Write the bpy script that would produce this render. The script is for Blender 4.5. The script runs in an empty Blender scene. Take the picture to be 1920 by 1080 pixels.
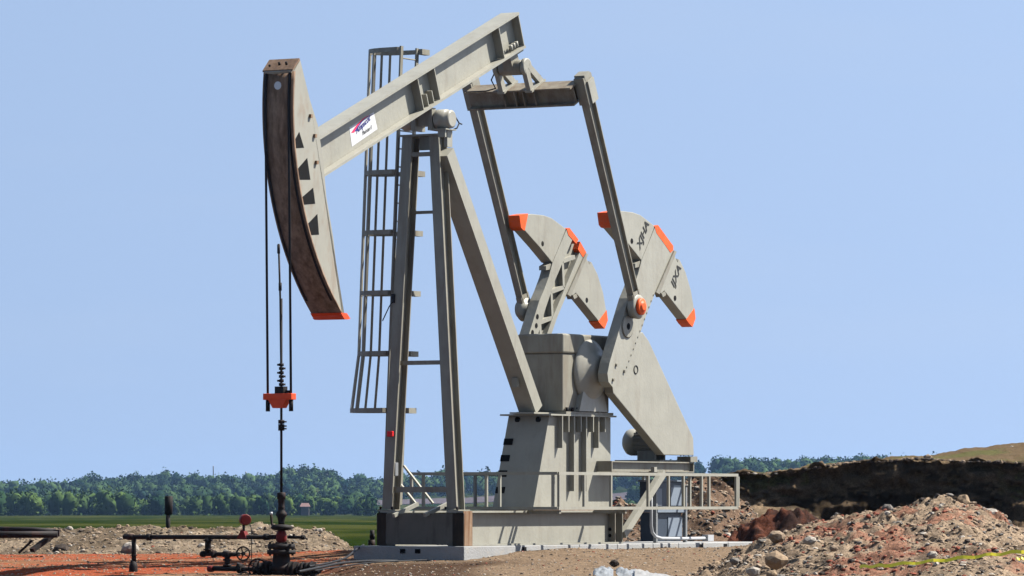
import bpy, math, random
import numpy as np
from mathutils import Vector, Matrix
random.seed(7); rng = np.random.default_rng(7)
sc = bpy.context.scene
R = math.radians

# ---------------- camera, sky, sun ----------------
F, HOR, ZC = 9200.0, 940.0, 0.73          # focal length and eye-level row in photo pixels; eye height over the skid foot
cam_d = bpy.data.cameras.new('camera'); cam = bpy.data.objects.new('camera', cam_d); sc.collection.objects.link(cam)
cam.location = (0, 0, ZC); cam.rotation_euler = (R(90), 0, 0)
cam_d.sensor_fit = 'HORIZONTAL'; cam_d.sensor_width = 36; cam_d.lens = F/1920*36
cam_d.shift_y = (HOR-540)/1920; cam_d.clip_start = 1; cam_d.clip_end = 20000
sc.camera = cam
SUN_AZ, SUN_EL = 76.0, 51.0               # azimuth from +Y towards +X
w = bpy.data.worlds.new('World'); sc.world = w; w.use_nodes = True
nt = w.node_tree; nt.nodes.clear()
sky = nt.nodes.new('ShaderNodeTexSky'); sky.sky_type = 'NISHITA'; sky.sun_disc = False
sky.sun_elevation = R(SUN_EL); sky.sun_rotation = R(SUN_AZ); sky.altitude = 600; sky.air_density = 1.0; sky.dust_density = 2.6; sky.ozone_density = 1.2
bg = nt.nodes.new('ShaderNodeBackground'); bg.inputs['Strength'].default_value = 0.053
wo = nt.nodes.new('ShaderNodeOutputWorld')
gtc = nt.nodes.new('ShaderNodeTexCoord'); vm1 = nt.nodes.new('ShaderNodeVectorMath'); vm1.operation = 'MULTIPLY_ADD'
vm1.inputs[1].default_value = (1, 1, .12); vm1.inputs[2].default_value = (0, 0, .30)      # the clear upper sky reaches down to the skyline
nt.links.new(gtc.outputs['Generated'], vm1.inputs[0]); nt.links.new(vm1.outputs[0], sky.inputs[0])
hs = nt.nodes.new('ShaderNodeHueSaturation'); hs.inputs['Saturation'].default_value = .90; nt.links.new(sky.outputs[0], hs.inputs['Color'])
wn = nt.nodes.new('ShaderNodeTexNoise'); wn.inputs['Scale'].default_value = 9; wn.inputs['Detail'].default_value = 6; wmp = nt.nodes.new('ShaderNodeMapping'); wmp.inputs['Scale'].default_value = (1, 1, 5)
nt.links.new(gtc.outputs['Generated'], wmp.inputs[0]); nt.links.new(wmp.outputs[0], wn.inputs['Vector'])
wr = nt.nodes.new('ShaderNodeMapRange'); wr.inputs[1].default_value = .52; wr.inputs[2].default_value = .78; wr.inputs[4].default_value = .10; nt.links.new(wn.outputs['Fac'], wr.inputs[0])
wm = nt.nodes.new('ShaderNodeMix'); wm.data_type = 'RGBA'; wm.inputs[7].default_value = (3.2, 3.6, 4.2, 1)      # thin high haze
nt.links.new(wr.outputs[0], wm.inputs[0]); nt.links.new(hs.outputs[0], wm.inputs[6]); nt.links.new(wm.outputs[2], bg.inputs[0]); nt.links.new(bg.outputs[0], wo.inputs[0])
sd = bpy.data.lights.new('sun', 'SUN'); sd.energy = 5.0; sd.angle = R(0.53); sd.color = (1.0, .96, .90)
so = bpy.data.objects.new('sun', sd); sc.collection.objects.link(so)
sv = Vector((math.sin(R(SUN_AZ))*math.cos(R(SUN_EL)), math.cos(R(SUN_AZ))*math.cos(R(SUN_EL)), math.sin(R(SUN_EL))))
so.rotation_euler = sv.to_track_quat('Z', 'Y').to_euler(); so.location = sv*60
sc.view_settings.view_transform = 'Standard'; sc.view_settings.look = 'None'; sc.view_settings.exposure = 1.85; sc.view_settings.gamma = 1

# ---------------- frames of reference ----------------
PHI = R(30); C, S = math.cos(PHI), math.sin(PHI)
AX, AY = -1.493, 80.4                     # machine origin: centre of the skid's front face, foot level
def W(x, y, z): return (AX + x*C + y*S, AY - x*S + y*C, z)
def onx(px, py, x):                       # point on the machine plane x = const seen at a photo pixel -> (y, z)
    t = (px-960)/F
    y = (t*(AY-x*S) - AX - x*C)/(S - t*C)
    return y, ZC + (HOR-py)/F*(AY - x*S + y*C)
def ony(px, py, y):                       # same on a plane y = const -> (x, z)
    t = (px-960)/F
    x = (t*(AY+y*C) - AX - y*S)/(C + t*S)
    return x, ZC + (HOR-py)/F*(AY - x*S + y*C)
def X(px, py, x): y, z = onx(px, py, x); return (x, y, z)
def Y(px, py, y): x, z = ony(px, py, y); return (x, y, z)
def WD(px, py, d): return ((px-960)/F*d, d, ZC + (HOR-py)/F*d)   # world point at distance d

# ---------------- materials ----------------
def mat(name, base, rough=.6, metal=0, var=.12, scale=4, stain=None, stain_amt=.35, stain_scale=(2, 2, .6), bump=0, bscale=40, hue2=None, thr=(.52,.7)):
    m = bpy.data.materials.new(name); m.use_nodes = True
    n = m.node_tree.nodes; l = m.node_tree.links; b = n['Principled BSDF']
    b.inputs['Specular IOR Level'].default_value = .12 if name.startswith(('black', 'dark', 'red_paint')) else (.1 if name.startswith(('stone', 'rust', 'pale_concrete')) else .2)
    b.inputs['Roughness'].default_value = rough; b.inputs['Metallic'].default_value = metal
    tc = n.new('ShaderNodeTexCoord')
    nz = n.new('ShaderNodeTexNoise'); nz.inputs['Scale'].default_value = scale; nz.inputs['Detail'].default_value = 6; nz.inputs['Roughness'].default_value = .65
    l.new(tc.outputs['Object'], nz.inputs['Vector'])
    r = n.new('ShaderNodeValToRGB'); l.new(nz.outputs['Fac'], r.inputs[0])
    c2 = hue2 or base
    r.color_ramp.elements[0].position = .3; r.color_ramp.elements[1].position = .7
    r.color_ramp.elements[0].color = (*[c*(1-var) for c in base], 1); r.color_ramp.elements[1].color = (*[min(1, c*(1+var)) for c in c2], 1)
    col = r.outputs[0]
    if stain:
        mp = n.new('ShaderNodeMapping'); mp.inputs['Scale'].default_value = stain_scale; l.new(tc.outputs['Object'], mp.inputs[0])
        n2 = n.new('ShaderNodeTexNoise'); n2.inputs['Scale'].default_value = 3; n2.inputs['Detail'].default_value = 8; n2.inputs['Roughness'].default_value = .7
        l.new(mp.outputs[0], n2.inputs['Vector'])
        r2 = n.new('ShaderNodeValToRGB'); r2.color_ramp.elements[0].position = thr[0]; r2.color_ramp.elements[1].position = thr[1]
        r2.color_ramp.elements[0].color = (0, 0, 0, 1); r2.color_ramp.elements[1].color = (stain_amt,)*3+(1,)
        l.new(n2.outputs['Fac'], r2.inputs[0])
        mx = n.new('ShaderNodeMix'); mx.data_type = 'RGBA'; l.new(r2.outputs[0], mx.inputs[0]); l.new(col, mx.inputs[6]); mx.inputs[7].default_value = (*stain, 1)
        col = mx.outputs[2]
    l.new(col, b.inputs['Base Color'])
    if bump:
        n3 = n.new('ShaderNodeTexNoise'); n3.inputs['Scale'].default_value = bscale; n3.inputs['Detail'].default_value = 5; l.new(tc.outputs['Object'], n3.inputs['Vector'])
        bp = n.new('ShaderNodeBump'); bp.inputs['Strength'].default_value = bump; bp.inputs['Distance'].default_value = .02
        l.new(n3.outputs['Fac'], bp.inputs['Height']); l.new(bp.outputs[0], b.inputs['Normal'])
    return m
CREAM = (.178, .172, .142)
M = dict(
    paint=mat('cream_paint', CREAM, .45, 0, .08, 2.5, (.085, .062, .04), .32, (1.5, 1.5, .3), thr=(.50, .72), bump=.15, bscale=18),
    paint_w=mat('weathered_cream_paint', (.150, .143, .115), .5, 0, .1, 3, (.075, .05, .03), .6, (1.8, 1.8, .3), thr=(.44, .72)),
    head=mat('dusty_cream_paint', (.175, .168, .138), .5, 0, .07, 2.5, (.12, .065, .03), .6, (1.2, 1.2, .5), thr=(.5, .75)),
    rusty=mat('rust_washed_steel', (.14, .092, .062), .8, 0, .25, 5, (.05, .028, .016), .8, (3, 3, .5), thr=(.42, .66)),
    rustcol=mat('rust_streaked_paint', (.165, .115, .075), .6, 0, .15, 5, (.085, .035, .014), .9, (12, 12, .4), thr=(.45, .6)),
    brownpaint=mat('brown_weathered_paint', (.145, .128, .095), .6, 0, .12, 3, (.06, .036, .02), .75, (2, 2, .6), thr=(.38, .65)),
    shaded_rust=mat('black_shaded_rust_plate', (.018, .014, .010), .8, 0, .3, 4, (.05, .03, .018), .6, (6, 6, .5)), darkened=mat('shade_darkened_paint', (.072, .068, .056), .6, 0, .15, 3, (.03, .024, .018), .6, (2, 2, .4)),  # both carry the shade of the skid's front end in their colour
    orange=mat('orange_paint', (.45, .058, .007), .55, 0, .14, 6, (.16, .085, .05), .55, (5, 5, 3)),
    orange_d=mat('faded_orange_paint', (.42, .04, .008), .5, 0, .12, 6),
    red=mat('red_paint', (.085, .007, .006), .5, 0, .2, 8, (.04, .02, .015), .6),
    black=mat('black_oily_steel', (.008, .0065, .006), .7, 0, .3, 9, (.05, .018, .012), .5),
    cable=mat('black_wire_rope', (.010, .010, .011), .6, 0, .1, 9),
    dark=mat('dark_opening', (.003, .003, .003), 1, 0, .1, 9),
    steel=mat('bright_steel', (.55, .54, .50), .28, .85, .1, 6, (.2, .16, .1), .5),
    galv=mat('galvanised_grey_steel', (.15, .155, .155), .45, .3, .08, 6),
    motor=mat('motor_cream_paint', (.19, .182, .152), .32, 0, .06, 6, (.15, .12, .08), .4),
    concrete=mat('pale_concrete', (.185, .185, .18), .85, 0, .10, 3, (.22, .19, .15), .6, (2, 2, 3), .4, 30),
    cabinet=mat('blue_grey_cabinet_paint', (.025, .033, .045), .4, 0, .1, 4),
    cabpanel=mat('pale_blue_panel', (.115, .135, .16), .4, 0, .05, 4),
    pvc=mat('pale_conduit', (.24, .245, .25), .4, 0, .05, 6),
    tape=mat('yellow_tape', (.62, .52, .03), .5, 0, .12, 20),
    plastic=mat('white_plastic_sheet', (.15, .148, .14), .4, 0, .08, 9, (.35, .28, .2), .5, (4, 4, 4)),
    greyplastic=mat('crumpled_grey_plastic', (.13, .135, .135), .3, 0, .3, 12, (.05, .05, .05), .6, (6, 6, 6)),
    white=mat('white_decal', (.34, .34, .34), .35, 0, .02, 6),
    logored=mat('logo_red', (.55, .02, .06), .4, 0, .02, 6),
    logoblue=mat('logo_navy', (.02, .02, .12), .4, 0, .02, 6),
    ink=mat('black_stencil', (.02, .02, .018), .6, 0, .02, 6),
    redmark=mat('red_marker', (.45, .01, .01), .4, 0, .05, 6),
)
# ---------------- scene graph helpers ----------------
def tag(o, label=None, cat=None, group=None, kind=None):
    if label: o['label'] = label
    if cat: o['category'] = cat
    if group: o['group'] = group
    if kind: o['kind'] = kind
    return o
def empty(name, x, y, z, label, cat, group=None, rot=True):
    o = bpy.data.objects.new(name, None); sc.collection.objects.link(o); o.empty_display_size = .3
    o.location = W(x, y, z) if rot else (x, y, z)
    if rot: o.rotation_euler = (0, 0, -PHI)
    o['_o'] = (x, y, z)
    return tag(o, label, cat, group)
class MB:
    def __init__(s): s.v = []; s.f = []; s.sm = []
    def add(s, vs, fs, smooth=False):
        b = len(s.v); s.v += [tuple(v) for v in vs]; s.f += [tuple(b+i for i in f) for f in fs]; s.sm += [smooth]*len(fs); return s
    def box(s, x0, x1, y0, y1, z0, z1):
        return s.add([(x0,y0,z0),(x1,y0,z0),(x1,y1,z0),(x0,y1,z0),(x0,y0,z1),(x1,y0,z1),(x1,y1,z1),(x0,y1,z1)],
              [(0,3,2,1),(4,5,6,7),(0,1,5,4),(1,2,6,5),(2,3,7,6),(3,0,4,7)])
    def prism(s, yz, x0, x1):             # polygon in the (y, z) plane pushed from x0 to x1
        n = len(yz); a = sum(yz[i][0]*yz[(i+1)%n][1]-yz[(i+1)%n][0]*yz[i][1] for i in range(n))
        if a < 0: yz = yz[::-1]
        if x0 > x1: x0, x1 = x1, x0
        vs = [(x0, *p) for p in yz] + [(x1, *p) for p in yz]
        return s.add(vs, [tuple(range(n-1, -1, -1)), tuple(range(n, 2*n))] + [(i, (i+1)%n, n+(i+1)%n, n+i) for i in range(n)])
    def bar(s, p, q, w, h, up=(0, 0, 1), off=(0, 0), w2=None, h2=None):   # w across, h along 'up'
        p, q = Vector(p), Vector(q); d = (q-p).normalized(); up = Vector(up)
        a = d.cross(up)
        if a.length < 1e-4: a = d.cross(Vector((0, 1, 0)))
        a.normalize(); u = a.cross(d).normalized()
        vs = []
        for e, ww, hh in ((p, w, h), (q, w2 or w, h2 or h)):
            for i, j in ((-1,-1),(1,-1),(1,1),(-1,1)): vs.append(e + a*(off[0]+i*ww/2) + u*(off[1]+j*hh/2))
        return s.add(vs, [(3,2,1,0),(4,5,6,7),(0,1,5,4),(1,2,6,5),(2,3,7,6),(3,0,4,7)])
    def ibeam(s, p, q, w, h, up=(0, 0, 1), tf=.02, tw=.015):
        s.bar(p, q, w, tf, up, (0, h/2-tf/2)); s.bar(p, q, w, tf, up, (0, -h/2+tf/2)); return s.bar(p, q, tw, h-2*tf-.002, up)
    def tube(s, pts, r, n=8, cap=True):
        pts = [Vector(p) for p in pts]; rs = r if isinstance(r, (list, tuple)) else [r]*len(pts)
        vs = []; fs = []; a = None
        for i, p in enumerate(pts):
            d = (pts[min(i+1, len(pts)-1)] - pts[max(i-1, 0)])
            if d.length < 1e-9: d = Vector((0, 0, 1))
            d.normalize()
            if a is None: a = d.orthogonal().normalized()
            a = (a - d*a.dot(d)); a = a.normalized() if a.length > 1e-6 else d.orthogonal().normalized()
            b = d.cross(a)
            for k in range(n):
                t = 2*math.pi*k/n; vs.append(p + (a*math.cos(t) + b*math.sin(t))*rs[i])
        for i in range(len(pts)-1):
            for k in range(n): fs.append((i*n+k, i*n+(k+1)%n, (i+1)*n+(k+1)%n, (i+1)*n+k))
        s.add(vs, fs, n > 6)
        if cap:
            b = len(s.v)-len(vs); s.f += [tuple(b+k for k in range(n-1, -1, -1)), tuple(b+len(vs)-n+k for k in range(n))]; s.sm += [False, False]
        return s
    def cyl(s, p, q, r, n=20, r2=None): return s.tube([p, q], [r, r2 or r], n)
    def lathe(s, c, prof, axis=(0, 0, 1), n=20):       # prof: (distance along axis, radius)
        c, ax = Vector(c), Vector(axis).normalized()
        a = ax.orthogonal().normalized(); b = ax.cross(a); vs = []; fs = []
        for h, r in prof:
            for k in range(n):
                t = 2*math.pi*k/n; vs.append(c + ax*h + (a*math.cos(t)+b*math.sin(t))*max(r, 1e-4))
        for i in range(len(prof)-1):
            for k in range(n): fs.append((i*n+k, i*n+(k+1)%n, (i+1)*n+(k+1)%n, (i+1)*n+k))
        s.add(vs, fs, True)
        b = len(s.v)-len(vs); s.f += [tuple(b+k for k in range(n-1, -1, -1)), tuple(b+len(vs)-n+k for k in range(n))]; s.sm += [False, False]
        return s
    def ring(s, c, axis, R0, r, n=24, m=8):
        c, ax = Vector(c), Vector(axis).normalized(); a = ax.orthogonal().normalized(); b = ax.cross(a); vs = []; fs = []
        for i in range(n):
            t = 2*math.pi*i/n; d = a*math.cos(t)+b*math.sin(t)
            for k in range(m):
                u = 2*math.pi*k/m; vs.append(c + d*(R0 + r*math.cos(u)) + ax*r*math.sin(u))
        for i in range(n):
            for k in range(m): fs.append((i*m+k, i*m+(k+1)%m, ((i+1)%n)*m+(k+1)%m, ((i+1)%n)*m+k))
        return s.add(vs, fs, True)
    def build(s, name, mt, parent=None, bevel=0, label=None, mats=None, midx=None):
        me = bpy.data.meshes.new(name); o0 = (0, 0, 0)
        p = parent
        while p is not None and '_o' not in p: p = p.parent
        if p is not None: o0 = p['_o']
        me.from_pydata([(v[0]-o0[0], v[1]-o0[1], v[2]-o0[2]) for v in s.v], [], s.f)
        for m_ in (mats or [mt]): me.materials.append(M[m_] if isinstance(m_, str) else m_)
        me.polygons.foreach_set('use_smooth', s.sm)
        if midx: me.polygons.foreach_set('material_index', midx)
        me.update()
        o = bpy.data.objects.new(name, me); sc.collection.objects.link(o)
        if parent: o.parent = parent
        if bevel:
            b = o.modifiers.new('bevel', 'BEVEL'); b.width = bevel; b.segments = 2; b.limit_method = 'ANGLE'; b.angle_limit = R(40)
        if label: o['label'] = label
        return o
def mirror(mb):
    m = MB(); m.v = [(-v[0], v[1], v[2]) for v in mb.v]; m.f = [f[::-1] for f in mb.f]; m.sm = list(mb.sm); return m
def text_mesh(name, txt, mt, parent, origin, ex, ey, size, depth=.004, shear=0, bold=0):
    cu = bpy.data.curves.new('lettering_curve', 'FONT'); cu.body = txt; cu.size = size; cu.extrude = depth/2; cu.shear = shear; cu.offset = bold
    t = bpy.data.objects.new('lettering_tmp', cu); sc.collection.objects.link(t); bpy.context.view_layer.update()
    me = bpy.data.meshes.new_from_object(t); bpy.data.objects.remove(t)
    ex, ey, og = Vector(ex), Vector(ey), Vector(origin); ez = ex.cross(ey).normalized()
    p = parent
    while '_o' not in p: p = p.parent
    og = og - Vector(p['_o'])
    for v in me.vertices: v.co = og + ex*v.co.x + ey*v.co.y + ez*v.co.z
    me.materials.clear(); me.materials.append(M[mt]); me.name = name
    o = bpy.data.objects.new(name, me); sc.collection.objects.link(o); o.parent = parent; return o

# ---------------- the pump jack ----------------
J = empty('pump_jack', 0, 0, 0, 'tall cream walking-beam oil pump with raised orange-tipped counterweights', 'oil pump')
ZS = X(868, 958, .8)[2]                    # skid top
YE = onx(1167, 1000, .8)[0]                # skid rear end
# skid
m = MB()
for sx in (1, -1):
    m.box(sx*.50, sx*.80, .02, YE, ZS-.03, ZS) if sx > 0 else m.box(-.80, -.50, .02, YE, ZS-.03, ZS)
    m.box(min(sx*.50, sx*.80), max(sx*.50, sx*.80), .02, YE, 0, .03)
    xw = sx*.655; m.box(xw-.01, xw+.01, .02, YE, .031, ZS-.031)
for yy in (2.2, 3.6, 5.2, YE-.12): m.box(-.64, .64, yy, yy+.1, .035, ZS-.035)
m.box(-.49, .49, 2.4, YE-.05, ZS-.025, ZS-.002)
skid = m.build('skid', 'paint', J)
m = MB().box(-.70, .70, -.02, .02, .02, ZS-.045); m.build('end_plate', 'darkened', skid)  # shade on the front face is painted in as a darker tone
m = MB()
m.box(.801, .815, 0, .28, .002, ZS-.002); m.box(.67, .80, .262, .28, .032, ZS-.032); m.build('corner_post', 'rustcol', skid); m = MB()
m.box(.67, .80, .0, .018, .003, ZS-.032); m.box(.62, .83, -.03, -.004, .004, ZS-.04); m.build('corner_plate', 'shaded_rust', skid)  # rusted plates, darkened in colour for the shaded front
m = MB(); m.box(-.83, -.66, -.03, -.004, .004, ZS-.04); m.box(-.815, -.801, 0, .28, .002, ZS-.002); m.build('corner_plate', 'shaded_rust', skid)
m = MB(); m.box(.67, .798, YE-.26, YE-.24, .032, ZS-.032); m.box(.67, .80, YE-.0, YE+.02, .0, ZS); m.build('end_stiffener', 'paint_w', skid)
for zz in (.25, .14):
    MB().cyl((.70, YE-.262, zz), (.70, YE-.268, zz), .03, 12).build('bolt_hole', 'dark', skid)

# front legs of the samson post (H sections) and the rear leg
SADX = 0.0
Pb = onx(795, 957, 0); Pt = onx(796, 250, 0)
yb = .14
xbR, zbR = ony(848, 958, yb); xtR, ztR = ony(817, 250, yb+.45)
xbL, zbL = ony(726, 958, yb); xtL, ztL = ony(767, 250, yb+.45)
hb, ht = (xbR-xbL)/2, (xtR-xtL)/2; cx_b, cx_t = (xbR+xbL)/2, (xtR+xtL)/2
legs = []
ZT = X(820, 250, .25)[2]
YT = yb+.42
for sx in (1, -1):
    p = (cx_b+sx*hb, yb+.12, ZS+.02); q = (cx_t+sx*ht, YT+.1, ZT)
    m = MB(); m.ibeam(p, q, .185, .27, (0, 1, 0), .022, .02)
    m.box(p[0]-.15, p[0]+.15, yb-.06, yb+.32, ZS+.001, ZS+.022)
    lg = m.build('post_leg', 'paint_w', J); legs.append((p, q, lg))
    for dx in (-.11, .11): MB().cyl((p[0]+dx, yb-.03, ZS+.02), (p[0]+dx, yb-.03, ZS+.07), .02, 8).build('anchor_bolt', 'black', lg)
def onleg(i, z, dy=0):
    p, q, _ = legs[i]; t = (z-p[2])/(q[2]-p[2]); return (p[0]+(q[0]-p[0])*t, p[1]+(q[1]-p[1])*t+dy, z)
# rungs and ties between the legs
for py, hh, dy in ((288, .07, -.1), (396, .05, .12), (680, .07, .0)):
    z = ony(800, py, yb+.3)[1]; m = MB(); m.bar(onleg(1, z, dy), onleg(0, z, dy), .05, hh); m.build('post_tie', 'paint_w', J)
z = ony(800, 918, yb+.2)[1]; m = MB(); m.bar(onleg(1, z, -.02), onleg(0, z, -.02), .10, .09); m.build('post_tie', 'paint_w', J)
m = MB()
m.box(cx_t-.38, cx_t+.36, YT-.06, YT+.34, ZT+.002, ZT+.035); m.box(cx_t-.10, cx_t+.10, YT+.10, YT+.14, ZT-.22, ZT-.0); saddle = m.build('saddle_plate', 'paint_w', J)
SB = X(829, 224, .30); SB = (0, SB[1], SB[2])          # saddle bearing axis
m = MB()
m.box(-.2, -.12, SB[1]-.16, SB[1]+.16, ZT+.05, SB[2]+.12); m.box(.12, .2, SB[1]-.16, SB[1]+.16, ZT+.05, SB[2]+.16)
m.box(-.119, .119, SB[1]-.1, SB[1]+.1, SB[2]-.1, SB[2]+.2); m.build('bearing_bracket', 'paint_w', saddle)
m = MB(); m.lathe((.21, SB[1], SB[2]), [(0, .15), (.02, .165), (.19, .165), (.192, .15), (.27, .15), (.29, .12)], (1, 0, 0), 24); m.build('saddle_bearing', 'motor', saddle); m = MB()
m.lathe((-.21, SB[1], SB[2]), [(0, .15), (.02, .165), (.19, .165), (.28, .12)], (-1, 0, 0), 24); m.build('saddle_bearing', 'motor', saddle)
m = MB(); m.box(.24, .47, SB[1]-.17, SB[1]+.17, ZT+.051, ZT+.07); m.box(.30, .44, SB[1]-.14, SB[1]-.10, ZT-.07, ZT+.05); m.box(.34, .40, SB[1]+.0, SB[1]+.16, ZT-.22, ZT+.05)
m.build('bearing_foot', 'paint', saddle)
a = X(846, 208, .45); m = MB(); m.tube([X(833, 209, .36), a, X(852, 216, .45), X(861, 231, .45), X(866, 233, .45)], .012, 6); m.tube([X(861, 231, .45), X(857, 240, .45), X(848, 244, .4)], .012, 6)
m.build('grease_line', 'cable', saddle)
# rear leg: slanting box down to the gear stand
ZP = X(1030, 776, .4)[2]
b0 = onx(988, 774, 0); t0 = onx(852, 300, .0)
def rl(px, py): y, z = onx(px, py, .165); return (0, y, z)
pA, pB = rl(1005, 774), rl(866, 372)
d = (Vector(pB)-Vector(pA)).normalized(); top = Vector(pA)+d*((Vector((0, SB[1]+.30, ZT-.4))-Vector(pA)).dot(d))
nrm = Vector((0, d.z, -d.y))     # rearwards-up normal
if nrm.y < 0: nrm = -nrm
m = MB(); e = nrm*.125
m.bar(Vector(pA)+e-d*.02, top+e, .33, .25, (0, 1, 0))
rear = m.build('rear_leg', 'paint', J)
m = MB(); f0 = Vector(pA)+e; m.box(-.24, .24, f0.y-.3, f0.y+.3, ZP+.002, ZP+.03)
m.build('foot_plate', 'paint', rear)
c0 = Vector(pA)-nrm*.0+d*.62; MB().box(-.05, .05, c0.y-.10, c0.y, c0.z-.08, c0.z+.08).build('lug', 'paint_w', rear)

# ladder with cage beside the left leg
lad = MB(); LY0 = None
zt_, zb_ = ony(770, 90, .5)[1], ony(768, 768, .3)[1]
XLt = -.72; XLb = -.95
def lp(z, y):                               # point of the ladder plane
    t = (z-zb_)/(zt_-zb_); return (XLb+(XLt-XLb)*t, y+LDY*t, z)
yl = onx(757, 768, XLb)[0]; LDY = onx(782, 90, XLt)[0]-yl                  # far rail
yn = yl-.5
for yy in (yn, yl): lad.bar(lp(ZS+.1, yy), lp(zt_+.05, yy), .075, .03, (1, 0, 0))
z = ZS+.3
while z < zt_:
    lad.tube([lp(z, yn), lp(z, yl)], .013, 6); z += .3
lado = lad.build('ladder', 'paint_w', J)
cage_z = [ony(760, py, .4)[1] for py in (90, 205, 320, 433, 547, 661)]+[zb_]
def hoop_pts(z, flare=0, n=10):
    c = lp(z, (yn+yl)/2); r1 = .58+flare; pts = []
    for k in range(n+1):
        t = math.pi*k/n; pts.append((c[0]-.12-(r1+.05)*math.sin(t)**.8 if 0 < k < n else c[0]-.04, c[1]-(.33+flare*.4)*math.cos(t), z))
    return pts
for i, z in enumerate(cage_z):
    pts = hoop_pts(z, .10 if i == 6 else 0); pts = [lp(z, yn-.02)]+pts+[lp(z, yl+.02)]
    m = MB()
    for a, b in zip(pts[:-1], pts[1:]): m.bar(a, b, .012, .075)
    m.box(pts[-1][0]-.01, pts[-1][0]+.09, pts[-1][1], pts[-1][1]+.24, z-.045, z+.045)
    m.build('cage_hoop', 'paint_w', lado)
for k in (2, 3, 4, 5, 6, 7, 8):
    pl = [hoop_pts(z, .10 if i == 6 else 0)[k] for i, z in enumerate(cage_z)]; m = MB()
    for a, b in zip(pl[:-1], pl[1:]):
        tt = hoop_pts(a[2]); tv = Vector(tt[k+1])-Vector(tt[k-1]); m.bar(a, b, .008, .042, tuple(tv))
    m.build('cage_bar', 'paint_w', lado)
# small things on the left leg
p = X(735, 813, -.5); q = onleg(1, p[2], -.15); MB().box(q[0]-.04, q[0]+.07, q[1]-.05, q[1]-.002, q[2]-.045, q[2]+.045).build('red_marker', 'redmark', legs[1][2], .01)
z = ony(738, 560, .3)[1]; q = onleg(1, z, -.16); m = MB(); m.box(q[0]-.12, q[0]-.06, q[1], q[1]+.06, z-.07, z+.08); m.tube([(q[0]-.1, q[1], z-.05), (q[0]-.16, q[1], z-.13), (q[0]-.3, q[1]+.02, z-.36)], .01, 5); m.build('cable_clip', 'cable', legs[1][2])
z = ony(738, 880, .3)[1]; q = onleg(1, z, 0); MB().box(q[0]+.02, q[0]+.09, q[1]-.08, q[1]+.02, z-.11, z+.11).build('junction_box', 'galv', legs[1][2], .008)
# pale braces and arms between the legs
for (x0, y0, x1, y1), yy, k in (((757, 873, 812, 944), .75, 0), ((751, 908, 781, 946), .75, 0)):
    m = MB(); m.bar(Y(x0, y0, yy), Y(x1, y1, yy), .03, .05, (0, 1, 0)); m.build('brace', 'paint', J)
for a, b in (((738, 967), (783, 945)), ((796, 966), (841, 944))):
    pa = Y(a[0], a[1], -.12); pb = Y(b[0], b[1], .5); m = MB(); m.bar(pa, (pb[0], .5, pb[2]), .05, .06); m.build('brace', 'paint', J)

# walking beam
bf = onx(606, 296, .0); br_ = onx(979, 55, .0)
T0, T1 = onx(595, 257, .17), onx(968, 28, .17); B0, B1 = onx(606, 335, .17), onx(990, 84, .17)
bd = Vector((0, T1[0]-T0[0]+B1[0]-B0[0], T1[1]-T0[1]+B1[1]-B0[1])).normalized(); bn = Vector((0, -bd.z, bd.y))
cen = Vector((0, (B0[0]+B1[0]+T0[0]+T1[0])/4, (B0[1]+B1[1]+T0[1]+T1[1])/4))
depth = abs((Vector((0, T0[0], T0[1]))-Vector((0, B0[0], B0[1]))).dot(bn))*.5+abs((Vector((0, T1[0], T1[1]))-Vector((0, B1[0], B1[1]))).dot(bn))*.5
def along(px, py, x=.17): v = Vector((0, *onx(px, py, x))); return (v-cen).dot(bd)
s0, s1 = along(600, 290)-.35, (along(968, 28)+along(990, 84))/2
def bp(s, n, x=0): v = cen+bd*s+bn*n; return (x, v.y, v.z)
m = MB()
m.bar(bp(s0, depth/2-.02), bp(s1, depth/2-.02), .36, .04, bn); m.bar(bp(s0, -depth/2+.02), bp(s1, -depth/2+.02), .36, .04, bn)
m.bar(bp(s0, 0), bp(s1, 0), .03, depth-.084, bn)
beam = m.build('walking_beam', 'paint', J)
def stiff(s, w=.15, h=1.0, t=.02, nm='stiffener', n0=0):
    for sx in (1, -1):
        m = MB(); hh = (depth-.09)*h; cc = -(depth-.09)/2+hh/2
        m.bar(bp(s, cc-hh/2, sx*(.017+w/2)), bp(s, cc+hh/2, sx*(.017+w/2)), t, w, (1, 0, 0)); m.build(nm, 'paint', beam)
sB = s0
for px, py in ((948, 115), (828, 195), (797, 214)): stiff(along(px, py))
for px, py in ((808, 206), (818, 200)): stiff(along(px, py), .13, .38)
stiff(s1-.02, .15)
m = MB()
for k in range(3): c = bp(s1-.16-.10*k, -depth/2+.07, .1); MB().cyl(c, Vector(c)+bn*.09, .035, 8).build('bolt', 'paint', beam)
# decal on the beam web
cA = Vector(X(655, 239, .02)); cB = Vector(X(701, 210, .02)); cC = Vector(X(708, 242, .02)); cD = Vector(X(660, 275, .02))
m = MB(); m.add([(.0185, v.y, v.z) for v in (cD, cC, cB, cA)], [(0, 1, 2, 3)]); dec = m.build('decal', 'white', beam)
ex = (cC-cD).normalized(); ey = (cA-cD); LW = (cC-cD).length; LH = ey.length; ey = ey.normalized()
def dl(u, v, x=.0205): c = cD+ex*LW*u+ey*LH*v; return (x, c.y, c.z)
def arc(u0, v0, u1, v1, b, n=9): return [(u0+(u1-u0)*k/n, v0+(v1-v0)*k/n+b*math.sin(math.pi*k/n)) for k in range(n+1)]
hi = arc(.03, .68, .93, .86, .20); lo = arc(.15, .60, .93, .855, .185); n_ = len(hi)
m = MB(); m.add([dl(*p) for p in hi]+[dl(*p) for p in lo], [(n_+i, n_+i+1, i+1, i) for i in range(n_-1)]); m.build('swoosh', 'logored', dec)
lo2 = arc(.22, .60, .93, .84, .17); hi2 = arc(.10, .66, .93, .86, .185)
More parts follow.
